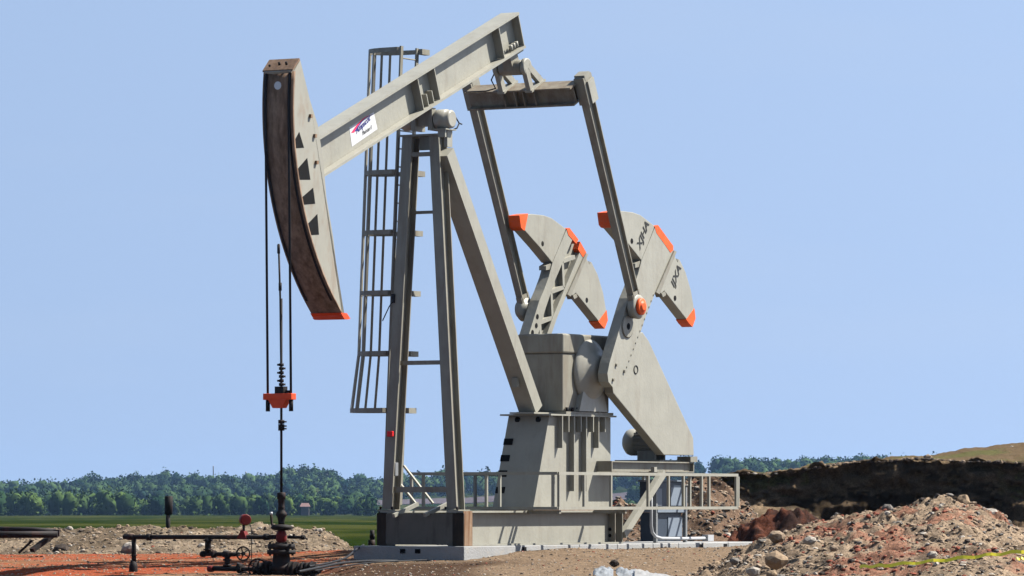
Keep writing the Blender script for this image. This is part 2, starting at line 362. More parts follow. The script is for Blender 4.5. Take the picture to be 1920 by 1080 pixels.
m = MB(); m.add([dl(*p, x=.0222) for p in arc(.16, .66, .93, .86, .175)]+[dl(*p, x=.0222) for p in lo2], [(n_+i, n_+i+1, i+1, i) for i in range(n_-1)]); m.build('swoosh', 'logoblue', dec)
fd = Vector((1, 0, 0))
text_mesh('lettering', 'Ampscot', 'logoblue', dec, dl(.22, .46, .0235), (ex*.93+ey*.13), ey, LW*.165, .002, .15, .001)
text_mesh('lettering', 'Maximizer II', 'ink', dec, dl(.42, .20, .0235), ex*.66, ey, LW*.11, .002, .45, 0)

# horse head
HW = .27
front = [(548,133),(547.5,165),(547.5,200),(548.5,235),(551,275),(555,315),(561,358),(568,397),(576,433),(588,470),(603,508),(619,547),(634,580),(645,597)]
back = [(641,588),(639,570),(633,520),(625,446),(612,370),(606,300),(596,235),(581,187),(563,113)]
P_ = [onx(a, b, HW) for a, b in front]; Q_ = [onx(a, b, HW) for a, b in back]
cap = onx(560, 113, HW)
# smooth the face into one arc fitted to the traced points
A_ = np.array(P_[1:]); G = np.c_[A_[:, 0], A_[:, 1], np.ones(len(A_))]; sol = np.linalg.lstsq(G, (A_**2).sum(1), rcond=None)[0]
ac = (sol[0]/2, sol[1]/2); ar = math.sqrt(sol[2]+ac[0]**2+ac[1]**2)
def arcp(z, dr=0): return (ac[0]-math.sqrt(max(0, (ar+dr)**2-(z-ac[1])**2)), z)
zs = np.linspace(P_[0][1], P_[-1][1], 29); FA = [arcp(z) for z in zs]
wins = [[(553,262),(561,247),(570,277),(554,278)], [(557,318),(576,296),(582,337),(561,337)], [(565,371),(587,352),(591,382),(567,384)], [(576,421),(595,401),(598,440),(580,441)]]
m = MB()
back_full = Q_
for sx in (1, -1):                         # side plates
    x0, x1 = (HW-.016, HW) if sx > 0 else (-HW, -HW+.016)
    poly = [arcp(z, -.02) for z in zs]+back_full
    m.prism(poly, x0, x1)
m.prism([(P_[0][0]+.01, P_[0][1]-.03), (P_[0][0]-.02, P_[0][1]), (Q_[-1][0], Q_[-1][1]-.002), (Q_[-1][0], Q_[-1][1]-.03)], -HW+.018, HW-.018)
head = m.build('horse_head', 'head', J)
n_ = len(zs); m = MB()
vs = [(sx*(HW+.012), y+o, z) for sx in (-1, 1) for o in (0, .045) for (y, z) in FA]
fs = []
for i in range(n_-1):
    a, b, c, e = i, n_+i, 2*n_+i, 3*n_+i
    fs += [(a, a+1, c+1, c), (b, e, e+1, b+1), (a, b, b+1, a+1), (c, c+1, e+1, e)]
fs += [(0, 2*n_, 3*n_, n_), (n_-1, 2*n_-1, 4*n_-1, 3*n_-1)]
m.add(vs, fs, True); fp = m.build('face_plate', 'rusty', head)
m = MB()
m.prism([(FA[0][0]-.03, FA[0][1]+.002), (FA[0][0]-.03, FA[0][1]+.03), (Q_[-1][0]-.04, Q_[-1][1]+.03), (Q_[-1][0]-.02, Q_[-1][1]-.0)], -HW-.01, HW+.01)
cp = m.build('top_cap', 'rusty', head)
m = MB(); m.lathe((0, FA[1][0]-.008, FA[1][1]-.08), [(0, .065), (.004, .065)], (0, -1, 0), 16); m.build('inspection_plate', 'white', fp)
for dx in (-.15, .03, .16): MB().cyl((dx, FA[0][0]-.035, FA[0][1]+.10+.05*(dx > 0)), (dx, FA[0][0]-.02, FA[0][1]+.10), .02, 8).build('bolt', 'black', cp)
for wn in wins:
    pw = [onx(a, b, HW+.001) for a, b in wn]; MB().prism(pw, HW+.0005, HW+.0025).build('window', 'dark', head)
zt2 = zs[-1]; tipz = onx(600, 584, HW)[1]
m = MB(); tz = [tipz, (tipz+zt2)/2, zt2-.012]
vs = [(sx*(HW+.016), arcp(z)[0]+o, z) for sx in (-1, 1) for o in (-.022, .12) for z in tz]; k_ = 3; fs = []
for i in range(2):
    a, b, c, e = i, k_+i, 2*k_+i, 3*k_+i; fs += [(a, a+1, c+1, c), (b, e, e+1, b+1), (a, b, b+1, a+1), (c, c+1, e+1, e)]
fs += [(0, 6, 9, 3), (2, 5, 11, 8)]
m.add(vs, fs); m.build('painted_tip', 'orange_d', head)
MB().prism([arcp(tipz, -.12), arcp(zt2, -.12), (Q_[0][0], zt2+.0), (Q_[0][0]-.02, tipz)], -HW-.003, HW+.003).build('bottom_cap', 'orange_d', head)
for (px, py) in ((581, 218), (589, 255), (592, 305)):
    y, z = onx(px, py, HW); m = MB(); m.box(HW, HW+.04, y-.025, y+.025, z-.025, z+.03); m.build('lug', 'rustcol', head)
# wire line and carrier bar
ztan = ac[1]; zc0 = Y(527, 745, .0)
YW = arcp(ztan, .022)[0] if ztan < P_[0][1] else arcp(P_[0][1]-.3, .022)[0]
zcar = onx(527, 745, 0)[1]
WX = []
for sx in (-1, 1):
    x = sx*.215; pts = [(x, FA[0][0]+.0, FA[0][1]+.03)]
    for z in np.linspace(P_[0][1], min(ztan, P_[0][1]-.3), 14): y, z2 = arcp(z, .010); pts.append((x, y, z2))
    YL = pts[-1][1]; pts.append((x, YL+.07, zcar-.2)); MB().tube(pts, .02, 8).build('wire_line', 'cable', head)
YW = YL+.07
for sx in (-1, 1):   # cable guide strips on the face
    m = MB(); v1 = [(sx*(HW-.04)+dx, y-o, z) for dx in (-.022, .022) for (y, z) in FA[:-2] for o in (.014,)]
    n2 = len(FA)-2; m.add(v1, [(i, i+1, n2+i+1, n2+i) for i in range(n2-1)]); m.build('cable_guide', 'black', fp)
car = MB(); car.prism([(YW-.07, zcar-.04), (YW+.07, zcar-.04), (YW+.07, zcar+.06), (YW-.07, zcar+.06)], -.265, .265)
car.add([(-.17, YW-.07, zcar-.04), (.17, YW-.07, zcar-.04), (.09, YW-.07, zcar-.17), (-.09, YW-.07, zcar-.17), (-.17, YW+.07, zcar-.04), (.17, YW+.07, zcar-.04), (.09, YW+.07, zcar-.17), (-.09, YW+.07, zcar-.17)],
        [(3,2,1,0),(4,5,6,7),(0,1,5,4),(1,2,6,5),(2,3,7,6),(3,0,4,7)])
caro = car.build('carrier_bar', 'orange_d', J, .008)
for sx in (-1, 1): MB().cyl((sx*.215, YW, zcar-.22), (sx*.215, YW, zcar-.03), .035, 12).build('wire_socket', 'black', caro)

# gear stand
xs = .40
a, b, c, e = onx(999, 951, xs), onx(1145, 951, xs), onx(1145, 779, xs), onx(1030, 779, xs)
m = MB(); z0 = ZS+.003
m.prism([(a[0], z0), (b[0], z0), (b[0], ZP-.03), (e[0], ZP-.03)], -xs, xs)
stand = m.build('gear_stand', 'paint', J, .006)
m = MB().box(-xs-.1, xs+.1, e[0]-.12, c[0]+.03, ZP-.028, ZP); m.build('top_plate', 'paint', stand)
m = MB().box(-xs-.06, xs+.06, a[0]-.08, b[0]+.02, ZS, ZS+.025); m.build('base_plate', 'rusty', stand)
for px, py in ((1051, 840), (1063, 810), (1073, 921), (1086, 810), (1096, 921), (1109, 810), (1119, 840), (1131, 810)):
    y, z = onx(px+4, py, xs+.1); MB().box(xs+.001, xs+.10, y-.012, y+.012, z, ZP-.03).build('rib', 'paint', stand)
fy = lambda z: a[0]+(e[0]-a[0])*(z-ZS)/(ZP-ZS)
for px, py in ((950, 828), (944, 859), (939, 888), (935, 919)):
    z = ony(px, py, e[0]-.3)[1]; x = ony(px+4, py, fy(z))[0]; m = MB(); dz = .055
    m.add([(x-.1, fy(z-dz)-.002, z-dz), (x+.08, fy(z-dz)-.002, z-dz), (x+.08, fy(z+dz)-.002, z+dz), (x-.1, fy(z+dz)-.002, z+dz)], [(0, 1, 2, 3)]); m.build('stand_opening', 'dark', stand)
for px, py in ((970, 787), (1009, 787)):
    z = ony(px, py, e[0]-.02)[1]; x = ony(px, py, fy(z))[0]; MB().cyl((x, fy(z)-.004, z), (x, fy(z)+.02, z), .05, 14).build('stand_opening', 'dark', stand)

# gearbox
gx = .42
g0, g1 = onx(1054, 770, gx)[0], onx(1142, 770, gx)[0]
zg = [onx(1054, p, gx)[1] for p in (768, 662, 625)]
m = MB(); m.box(-gx, gx, g0+.02, g1, ZP+.05, zg[1]); gb = m.build('gearbox', 'paint_w', J, .02)
m = MB(); m.box(-gx-.03, gx+.03, g0-.02, g1+.03, zg[1]+.002, zg[2]); m.build('gearbox_lid', 'paint_w', gb, .03)
m = MB(); m.box(-gx-.07, gx+.07, g0+.02, g1+.03, ZP+.002, ZP+.048); m.build('gearbox_flange', 'paint_w', gb)
for px in (1064, 1074, 1084, 1110, 1120, 1130):
    y, z = onx(px, 765, gx+.05); m = MB(); m.cyl((gx+.04, y, ZP+.049), (gx+.04, y, ZP+.12), .03, 8); m.build('flange_bolt', 'black', gb)
XN = .98                                      # outer face of the near crank
SH = onx(1157, 696, XN); SHv = (0, SH[0], SH[1])
for sx in (1, -1):
    m = MB(); zz = SH[1]
    m.lathe((sx*gx, SH[0], zz), [(0, .56), (.05, .55), (.09, .50), (.14, .38), (.19, .30), (.24, .27), (.27, .22), (.275, .15)], (sx, 0, 0), 32)
    m.prism([(SH[0]-.50, ZP+.06), (SH[0]+.50, ZP+.06), (SH[0]+.36, zz-.35), (SH[0]-.36, zz-.35)], sx*gx, sx*(gx+.10))
    m.build('bearing_housing', 'motor', gb)
m = MB().cyl((-.78, SH[0], SH[1]), (.78, SH[0], SH[1]), .15, 24); m.build('crank_shaft', 'rusty', gb)

# cranks with their counterweights
crank_px = [(1203,488),(1196,515),(1187,540),(1179,559),(1160,622),(1143,680),(1139,700),(1141,716),(1149,726),(1162,724),(1172,712),(1180,688),(1196,638),(1212,590),(1230,546),(1264,470),(1233,423),(1229,424)]
up_px = [(1143,399),(1165,395.5),(1187,398),(1201,403),(1213,412),(1228,424),(1216,456),(1203,488),(1180,459),(1150,424),(1146,420)]
lo_px = [(1230,546),(1264,470),(1270,485),(1277,487),(1288,510),(1298,544),(1304,580),(1305,597),(1300,611),(1294,604),(1248,545),(1243,550)]
def yz(px, x=XN): return [onx(a, b, x) for a, b in px]
CR = yz(crank_px); UP = yz(up_px); LO = yz(lo_px)
PIN = onx(1200, 575, XN+.20)
for sx in (1, -1):
    m = MB(); m.prism(CR, XN-.19, XN) if sx > 0 else m.prism(CR, -XN, -XN+.085)
    if sx < 0:                                 # inner side of the far crank shows a ribbed pocket between two rails
        axv = Vector((0, *onx(1246, 447, XN)))-Vector((0, *SH)); L = axv.length; ax_ = axv/L; nn = Vector((0, ax_.z, -ax_.y))
        def cp_(s, n, x): v = Vector((0, *SH))+ax_*s+nn*n; return (x, v.y, v.z)
        m2 = MB(); m2.prism([onx(a, b, XN) for a, b in ((1203,488),(1196,515),(1187,540),(1179,559),(1160,622),(1143,680),(1139,700),(1141,716),(1152,716),(1157,690),(1172,640),(1190,575),(1208,520),(1241,440),(1229,424))], -XN+.086, -XN+.19)
        m2.prism([onx(a, b, XN) for a, b in ((1149,726),(1162,724),(1172,712),(1180,688),(1196,638),(1212,590),(1230,546),(1264,470),(1257,458),(1222,545),(1203,592),(1188,638),(1172,686),(1164,708),(1152,716))], -XN+.086, -XN+.19)
        m.v += []; m.add(m2.v, m2.f)
    cr = m.build('crank', 'paint', J)
    if sx < 0:
        for k in range(7):
            sa, sb = .30+.34*k, .30+.34*(k+1); na = .15 if k % 2 else -.15; q = MB()
            q.bar(cp_(sa, na, -XN+.135), cp_(sb, -na, -XN+.135), .07, .095, (1, 0, 0)); q.build('pocket_rib', 'paint', cr)
    x0, x1 = (XN-.23, XN-.012) if sx > 0 else (-XN-.03, -XN+.178)
    wu = MB().prism(UP, x0+(.002 if sx > 0 else 0), x1+.008).build('counterweight', 'paint', cr, .008)
    wl = MB().prism(LO, x0+(.002 if sx > 0 else 0), x1-.014).build('counterweight', 'paint', cr, .008)
    # orange ends (sleeves a little larger than the weight)
    tp = yz([(1142,398),(1158,394.8),(1152,427),(1149,426),(1145,421)]); MB().prism(tp, x0-.004, x1+.014).build('painted_tip', 'orange', wu)
    tp = yz([(1304,578),(1306.2,597),(1300.5,613),(1293.5,605.5),(1289,599)]); MB().prism(tp, x0-.004, x1-.008).build('painted_tip', 'orange', wl)
    tp = yz([(1227,424),(1233.5,422),(1262,461),(1262,469),(1257,474),(1247,459),(1231,437)] if sx > 0 else [(1228,423),(1233.5,422),(1250,444),(1246,452),(1232,436)])
    tx = (XN-.192, XN+.004) if sx > 0 else (-XN-.002, -XN+.196)
    MB().prism(tp, *tx).build('painted_end', 'orange', cr)
    if sx < 0: MB().prism(yz([(1253,448),(1264,468),(1264,474),(1258,477),(1249,462)]), *tx).build('painted_end', 'orange', cr)
    xf = XN if sx > 0 else -XN+.187
    for (px, py), ww in (((1185, 452), wu), ((1268, 559), wl)):
        y, z = onx(px, py, XN); xx = xf-.003 if ww is wu else xf-.024
        MB().cyl((xx-.01, y, z), (xx+.002, y, z), .048, 14).build('weight_hole', 'dark', ww)
    # ridge by the lower weight, lugs by the notches
    rd = yz([(1228,548),(1262,470),(1266,472),(1234,552)]); MB().prism(rd, xf-.05, xf+.03).build('ridge', 'paint_w', cr)
    for q in ([(1203,488),(1193,494),(1193,502),(1203,500)], [(1243,551),(1249,546),(1251,553),(1245,557)], [(1226,424),(1221,419),(1220,424),(1224,429)], [(1276,487),(1271,485),(1273,491)]):
        MB().prism(yz(q), xf-.16, xf-.02).build('lug', 'paint_w', cr)
    if sx > 0:
        u = (Vector((0, *onx(1246, 447, XN)))-Vector((0, *SH))).normalized(); v = Vector((0, -u.z, u.y))
        text_mesh('stencil', 'XJHA', 'ink', wu, (XN+.0, *onx(1200, 469, XN)), u*1.1, -v if v.y > 0 else v, .22, .004, .1, .004)
        text_mesh('stencil', 'IJXA', 'ink', wl, (XN-.022, *onx(1266, 541, XN)), u*1.1, -v if v.y > 0 else v, .22, .004, .1, .004)
        # pin holes and bosses on the near crank
        y, z = onx(1176, 612, XN); MB().lathe((XN, y, z), [(0, .20), (.02, .20), (.025, .18)], (1, 0, 0), 24).build('boss', 'paint_w', cr)
        MB().cyl((XN+.02, y, z), (XN+.028, y, z), .06, 14).build('pin_hole', 'dark', cr)
        m = MB()
        for k in range(13):
            t = k/12; px, py = 1230-50*t, 553+(688-553)*t; y, z = onx(px-5, py, XN); MB().cyl((XN, y, z), (XN+.012, y, z), .014, 6).build('bolt', 'paint_w', cr)
        for px, py in ((1155, 684), (1170, 696), (1149, 712)): y, z = onx(px, py, XN); MB().cyl((XN, y, z), (XN+.03, y, z), .028, 8).build('bolt', 'paint_w', cr)
        y, z = onx(1192, 693, XN-.25)
    else:
        m = MB()
        for (px, py) in ((1172, 590), (1170, 607), (1163, 620)): y, z = onx(px+3, py, XN); MB().cyl((-XN+.18, y, z), (-XN+.196, y, z), .045, 10).build('bolt', 'dark', cr)
    # wrist pin
    y, z = PIN
    m = MB(); m.lathe((sx*XN, y, z), [(.02, .12), (.06, .12), (.062, .20), (.17, .215), (.19, .20), (.195, .15)], (sx, 0, 0), 28); wp = m.build('wrist_pin', 'paint', J)
    m = MB(); m.lathe((sx*(XN+.196), y, z), [(0, .145), (.05, .145), (.06, .12), (.062, .09), (.085, .085), (.09, .05)], (sx, 0, 0), 24); m.build('pin_cap', 'orange' if sx > 0 else 'paint_w', wp)
# equalizer and pitmans
XP = 1.10
pb = onx(1192, 562, XP+.08); pt = onx(1096, 152, XP+.08)
pd = Vector((0, pt[0]-pb[0], pt[1]-pb[1])).normalized(); pn = Vector((0, pd.z, -pd.y)); pn = pn if pn.y > 0 else -pn
PW = []
for sx in (1, -1):
    off = pn*.10
    p0 = Vector((sx*XP, pb[0], pb[1]))+off; p1 = Vector((sx*XP, pt[0], pt[1]))+off
    m = MB(); m.bar(p0-pn*.10, p1-pn*.11, .125, .02, pn, w2=.15); m.bar(p0+pn*.09, p1+pn*.11, .125, .02, pn, w2=.15); m.bar(p0, p1, .02, .175, pn)
    m.bar(p0-pd*.3, p0+pd*.1, .11, .27, pn)
    pm = m.build('pitman', 'paint_w', J)
    m = MB(); q = p1-pd*.42; m.bar(q, p1+pd*.06, .19, .30, pn); m.bar(p1+pd*.0, p1+pd*.10, .2, .2, pn); m.build('pitman_head', 'paint_w', pm)
    m = MB(); m.bar(q+Vector((sx*.115, 0, 0))+pn*.03, p1-pd*.02+Vector((sx*.115, 0, 0))+pn*.03, .03, .22, pn); m.build('clamp_plate', 'paint', pm)
    PW.append((p0, p1))
# equalizer bar: square section, tilted with the pitmans
ez = Vector((0, *onx(976, 187, 0)))
ez = Vector((0, *onx(966, 180, -.165)))
m = MB(); a = Vector((-XP+.07, ez.y, ez.z)); b = Vector((XP-.07, ez.y, ez.z)); HQ, WQ = .30, .34
m.bar(a+pd*(HQ/2), b+pd*(HQ/2), WQ, .03, pd); m.bar(a-pd*(HQ/2), b-pd*(HQ/2), WQ, .03, pd); m.bar(a-pn*.06, b-pn*.06, .02, HQ-.034, pd); m.bar(a+pn*.12, b+pn*.12, .02, HQ-.034, pd)
eq = m.build('equalizer', 'brownpaint', J)
for x in (-.30, -.08, .08, .30):
    c = Vector((x, ez.y, ez.z))-pn*.115; m = MB(); m.bar(c-pd*(HQ/2-.02), c+pd*(HQ/2-.02), .02, .09, pn); m.build('equalizer_rib', 'brownpaint', eq)
# tail bearing
tb = Vector((0, *onx(984, 122, .1)))
bt = Vector(bp(s1-.30, -depth/2)); m = MB()
tb = bt-bn*.26+bd*.02
m.lathe(tb+Vector((-.22, 0, 0)), [(0, .11), (.02, .13), (.42, .13), (.44, .11)], (1, 0, 0), 20)
tbo = m.build('tail_bearing', 'paint_w', J)
m = MB(); m.bar(Vector((-.15, 0, 0))+bt-bn*.02, Vector((.15, 0, 0))+bt-bn*.02, .5, .035, bn); m.bar(tb, bt-bn*.03, .18, .26, (0, 1, 0)); m.build('bearing_block', 'paint_w', tbo)
et = Vector((0, ez.y, ez.z))+pd*(HQ/2+.016)
for x in (-.27, .27):
    m = MB()
    for s_ in (-1, 1):
        m.bar(Vector((x, et.y, et.z))+pn*s_*.19, Vector((x, tb.y, tb.z))+pn*s_*.04, .085, .12, pn)
    m.lathe(Vector((x-.04, tb.y, tb.z)), [(0, .13), (.01, .15), (.07, .15), (.08, .13)], (1, 0, 0), 20)
    m.bar(Vector((x, et.y, et.z))-pn*.26, Vector((x, et.y, et.z))+pn*.26, .14, .04, pd); m.build('bearing_bracket', 'paint', tbo)
for x in (-.27, .27):
    for s_ in (-1, 1):
        c = Vector((x, et.y, et.z))+pn*s_*.22; MB().cyl(c, c+pd*.1, .022, 8).build('bolt', 'black', tbo)
q = et-pn*.17; MB().tube([tb+Vector((-.3, 0, 0)), (-.36, tb.y-.08, tb.z-.2), (-.42, q.y, q.z+.05), (-.6, q.y-.01, q.z+.012), (-1, q.y-.01, q.z+.012)], .012, 6).build('grease_line', 'cable', tbo)

# belt guard, rear platform, motor
xg = .74
gp = yz([(1176,628),(1205,623),(1217,640),(1300,821),(1301,854),(1245,853),(1150,737),(1143,690)], xg)
m = MB(); m.prism(gp, xg-.17, xg); bgd = m.build('belt_guard', 'paint', J, .01)
y, z = onx(1192, 693, xg); m = MB(); m.ring((xg+.002, y, z), (1, 0, 0), .07, .011, 20, 6); m.build('round_port', 'ink', bgd)
xr = .70; r0, r1 = onx(1147, 874, xr)[0], onx(1301, 874, xr)[0]
zr = [onx(1200, p, xr)[1] for p in (865, 885)]
m = MB()
for sx in (1, -1):
    x = sx*(xr-.08); m.box(x-.08, x+.08, r0+.03, r1, zr[0]-.02, zr[0]); m.box(x-.08, x+.08, r0+.03, r1, zr[1], zr[1]+.02); m.box(x-.01, x+.01, r0+.03, r1, zr[1]+.02, zr[0]-.02)
m.box(-xr+.01, xr-.01, r1+.001, r1+.03, zr[1], zr[0]); m.box(-.39, .39, r0-.25, r1-.2, zr[0]-.03, zr[0]-.005); m.box(-.7, .7, r0, r0+.028, zr[1], zr[0]-.001)
plat = m.build('motor_platform', 'paint_w', J)
ya = onx(1168, 1000, xr)[0]; 
for sx in (1, -1):
    x = sx*.78 if sx > 0 else -.6
    pa = onx(1168, 1003, .78); pc = onx(1243, 886, .78); m = MB(); m.bar((x, *pa), (x, pc[0], pc[1]), .10, .13, (0, 1, 0)); m.build('diagonal_brace', 'paint', plat)
a = X(1290, 855, .6); MB().box(.45, .72, a[1]-.13, a[1]+.13, zr[0]+.002, zr[0]+.10).build('guard_foot', 'paint_w', plat)
y, z = onx(1236, 883, .85); MB().box(.71, .78, y-.05, y+.05, zr[1]-.0, zr[1]+.09).build('lug', 'motor', plat)
y, z = onx(1244, 826, .55); mr = .24; my = onx(1247, 826, .5)[0]; zm = zr[0]+.11+mr
xm = -.30
m = MB(); m.lathe((xm, my, zm), [(0, .06), (.02, .16), (.07, .22), (.13, mr), (.28, mr), (.285, mr-.02), (.74, mr-.02), (.78, mr), (.84, mr-.05)], (1, 0, 0), 28)
mo = m.build('motor', 'motor', J)
for k in range(10):
    a0 = math.pi*(k+.5)/10; 
m = MB()
for k in range(22):
    t = 2*math.pi*k/22; c = Vector((0, math.cos(t), math.sin(t))); m.bar(Vector((xm+.29, my, zm))+c*(mr-.01), Vector((xm+.73, my, zm))+c*(mr-.01), .012, .04, c)
m.build('cooling_fins', 'paint_w', mo)
m = MB(); m.box(xm+.35, xm+.7, my-.20, my-.14, zr[0]+.035, zm-.15); m.box(xm+.35, xm+.7, my+.14, my+.20, zr[0]+.035, zm-.15); m.box(xm-.05, xm+.85, my-.3, my+.45, zr[0]+.002, zr[0]+.034); m.build('motor_base', 'paint_w', mo)

# ---------------- guard railing round the cranks ----------------
yg = onx(1046, 920, 1.42)[0]; xG = 1.42
ye = onx(1381, 920, xG)[0]
zg1, zg0 = onx(1100, 888, xG)[1], onx(1100, 953, xG)[1]
GR = empty('guard_railing', 0, yg, 0, 'low cream steel guard railing around the swinging cranks', 'railing')
pn_ = []
def panel(p, q, posts, name='railing_panel'):
    m = MB(); p, q = Vector(p), Vector(q)
    m.bar((p.x, p.y, zg1), (q.x, q.y, zg1), .045, .05); m.bar((p.x, p.y, zg0), (q.x, q.y, zg0), .045, .05)
    o = m.build(name, 'paint', GR)
    for t in posts:
        c = p.lerp(q, t); MB().box(c.x-.022, c.x+.022, c.y-.022, c.y+.022, zg0+.026, zg1-.026).build('baluster', 'paint', o)
pf = lambda px: (onx(px, 920, xG)[0]-yg)/(ye-yg)
panel((xG, yg, 0), (xG, ye, 0), [pf(x) for x in (1048, 1095, 1145, 1215, 1253, 1281, 1315, 1329, 1380)])
panel((-xG, yg, 0), (-xG, ye, 0), [0, .33, .48, .56, 1])
fx = lambda px: (ony(px, 920, yg)[0]+xG)/(2*xG)
panel((-xG, yg-.001, 0), (xG, yg-.001, 0), [fx(x) for x in (794, 912, 937, 1037)])
panel((-xG, ye+.05, 0), (xG, ye+.05, 0), [0, .33, .66, 1])
m = MB()
for y in (yg+.05, (yg+ye)/2-.9):
    for x_, x__ in ((-xG, -.81), (.81, xG)): MB().box(x_, x__, y, y+.06, zg0-.09, zg0-.03).build('outrigger', 'paint_w', GR)
for y in (ye-.1,):
    for x in (-xG,): MB().box(x, x+.05, y, y+.05, -.2, zg0-.03).build('leg', 'paint_w', GR)

# ---------------- slab ----------------
xq = .84; q0, q1 = -.14, onx(1431, 1014, xq)[0]
SL = empty('concrete_slab', 0, q0, -.24, 'pale concrete base slab under the oil pump', 'slab')
yj = [onx(p, 1025, xq)[0] for p in (1081, 1152, 1219, 1267, 1360)]
cut = [q0, onx(975, 1035, xq)[0]]+yj+[q1]
for i, (a, b) in enumerate(zip(cut[:-1], cut[1:])):
    MB().box(-1.22, xq+.14*0+.06, a+.006, b-.006, -.24, -.004).build('slab_segment', 'concrete', SL, .012)
MB().box(-1.15, xq-.0, q0+.05, q1-.05, -.26, -.03).build('slab_core', 'concrete', SL)
for px in (755, 783):
    x = ony(px, 1033, q0)[0]; MB().box(x-.05, x+.05, q0-.004, q0+.0, -.12, -.05).build('slot', 'dark', SL)
for px in (983, 1315, 1360, 1408):
    y = onx(px, 1020, xq+.06)[0]; MB().box(xq+.059, xq+.064, y-.07, y+.07, -.10, -.03).build('slot', 'dark', SL)

# ---------------- cabinet with conduit ----------------
yc0 = 7.9; cxy = onx(1232, 950, .55)
def cb(px, py, x=.5): return onx(px, py, x)
CB = empty('control_cabinet', .0, cb(1260, 1000)[0], 0, 'blue-grey electrical cabinet behind the guard railing at the rear of the slab', 'cabinet')
xk = .35; c0, c1 = None, None
# front face seen from the side: cabinet faces +x; width along y
k0, k1 = onx(1232, 950, xk)[0], onx(1281, 950, xk)[0]
zt_k, zb_k, zm_k = onx(1260, 903, xk)[1], .0, onx(1260, 957, xk)[1]
m = MB(); m.box(xk-.35, xk, k0, k1+.0, zm_k+.04, zt_k); cbo = m.build('upper_box', 'cabinet', CB, .01)
m = MB(); m.box(xk-.35, xk-.03, k0+.02, k1-.02, .02, zm_k-.04); cbl = m.build('lower_box', 'cabinet', CB, .01)
m = MB(); m.box(xk-.4, xk+.04, k0-.05, k1+.03, zm_k-.035, zm_k+.038); m.build('shelf', 'cabpanel', CB)
m = MB(); m.box(xk-.4, xk+.04, k0-.02, k1+.03, zt_k+.002, zt_k+.025); m.build('roof_plate', 'cabpanel', CB)
def pan(par, x0, x1, y0, y1, xx):
    a, b = onx(x0, y0, xx), onx(x1, y1, xx); MB().box(xx, xx+.012, a[0], b[0], b[1], a[1]).build('door', 'cabpanel', par)
pan(cbo, 1232, 1240, 916, 948, xk+.001); pan(cbo, 1257, 1277, 914, 948, xk+.001); pan(cbl, 1252, 1278, 969, 1006, xk-.029)
for yy in (k0-.06, k1+.07): MB().box(xk-.03, xk+.03, yy-.03, yy+.03, .0, zt_k-.1).build('leg', 'galv', CB)
pts = [X(1221, 905, .55), X(1221, 960, .55), X(1221, 985, .55), X(1223, 998, .55), X(1229, 1006, .55), X(1240, 1009.5, .55), X(1280, 1010, .6), X(1330, 1009, .6)]
MB().tube(pts, .028, 8).build('conduit', 'pvc', CB); a = X(1328, 1009, .6); MB().box(a[0]-.06, a[0]+.06, a[1]-.12, a[1]+.1, a[2]-.05, a[2]+.06).build('conduit_box', 'pvc', CB)

# ---------------- polished rod ----------------
yw = YW
RD = empty('polished_rod', 0, yw, 0, 'slim dark polished rod passing through the red carrier bar', 'rod')
zr1 = onx(521, 475, 0)[1]; zr0 = onx(527, 930, 0)[1]
m = MB().tube([(0, yw, zr0-.2), (0, yw, onx(527, 560, 0)[1])], .02, 10); ro = m.build('rod', 'black', RD)
m = MB().tube([(0, yw, zcar+.1), (-.02, yw, onx(523, 560, 0)[1]), (-.05, yw, zr1+.15)], .016, 8); m.tube([(-.05, yw, zr1+.14), (-.05, yw, zr1)], .024, 8); m.tube([(-.022, yw, onx(523, 545, 0)[1]), (-.022, yw, onx(523, 530, 0)[1])], .026, 8)
m.build('rod_extension', 'black', RD)
m = MB()
for k, py in enumerate((684, 691, 699, 706, 714, 721)):
    z = onx(525, py, 0)[1]; m.cyl((0, yw, z-.022), (0, yw, z+.022), .04, 12); m.box(.0 if k % 2 else -.06, .06 if k % 2 else 0, yw-.03, yw+.03, z-.015, z+.015)
z = onx(525, 732, 0)[1]; m.box(-.085, .075, yw-.06, yw+.06, z-.08, z+.06); m.box(.09, .16, yw-.03, yw+.03, z-.05, z); m.build('rod_clamp', 'black', RD)
m = MB()
for py in (791, 799, 804): z = onx(527, py, 0)[1]; m.cyl((0, yw, z-.03), (0, yw, z+.03), .05, 10); m.box(-.02, .08, yw-.03, yw+.03, z-.012, z+.012)
m.build('rod_clamp', 'black', RD)

RD.location = W(ony(527.5, 900, yw)[0], yw, 0)
# ---------------- wellhead ----------------
def A(px, py, dy=0): return Y(px, py, yw+dy)
zgw = -.62
WH = empty('wellhead', 0, yw, zgw, 'black oily wellhead with stacked flanges and side valves under the pump head', 'wellhead')
def vstack(name, mt, rows, n=20, par=None, cx=527.5):
    x, _ = ony(cx, 1000, yw); prof = [(A(cx, py)[2], r) for py, r in rows]; prof.sort()
    return MB().lathe((x, yw, 0), prof, (0, 0, 1), n).build(name, mt, par or WH)
st = vstack('stuffing_box', 'black', [(923, .05), (924, .068), (935, .068), (936, .052), (950, .052), (952, .06), (954, .052), (958, .055), (962, .085), (966, .09), (970, .065), (978, .05), (984, .05)])
vstack('bonnet', 'black', [(983, .07), (985, .15), (990, .17), (993, .14), (995, .06)])
vstack('pumping_tee', 'red', [(995, .06), (1002, .085), (1012, .085), (1019, .06)])
vstack('flange_stack', 'black', [(1017, .06), (1018, .10), (1019.5, .10), (1020, .215), (1029, .215), (1029.5, .13), (1031, .13), (1031.5, .225), (1039, .225), (1039.5, .13), (1050, .14), (1060, .145), (1062, .19), (1070, .19), (1071, .14), (1110, .14)])
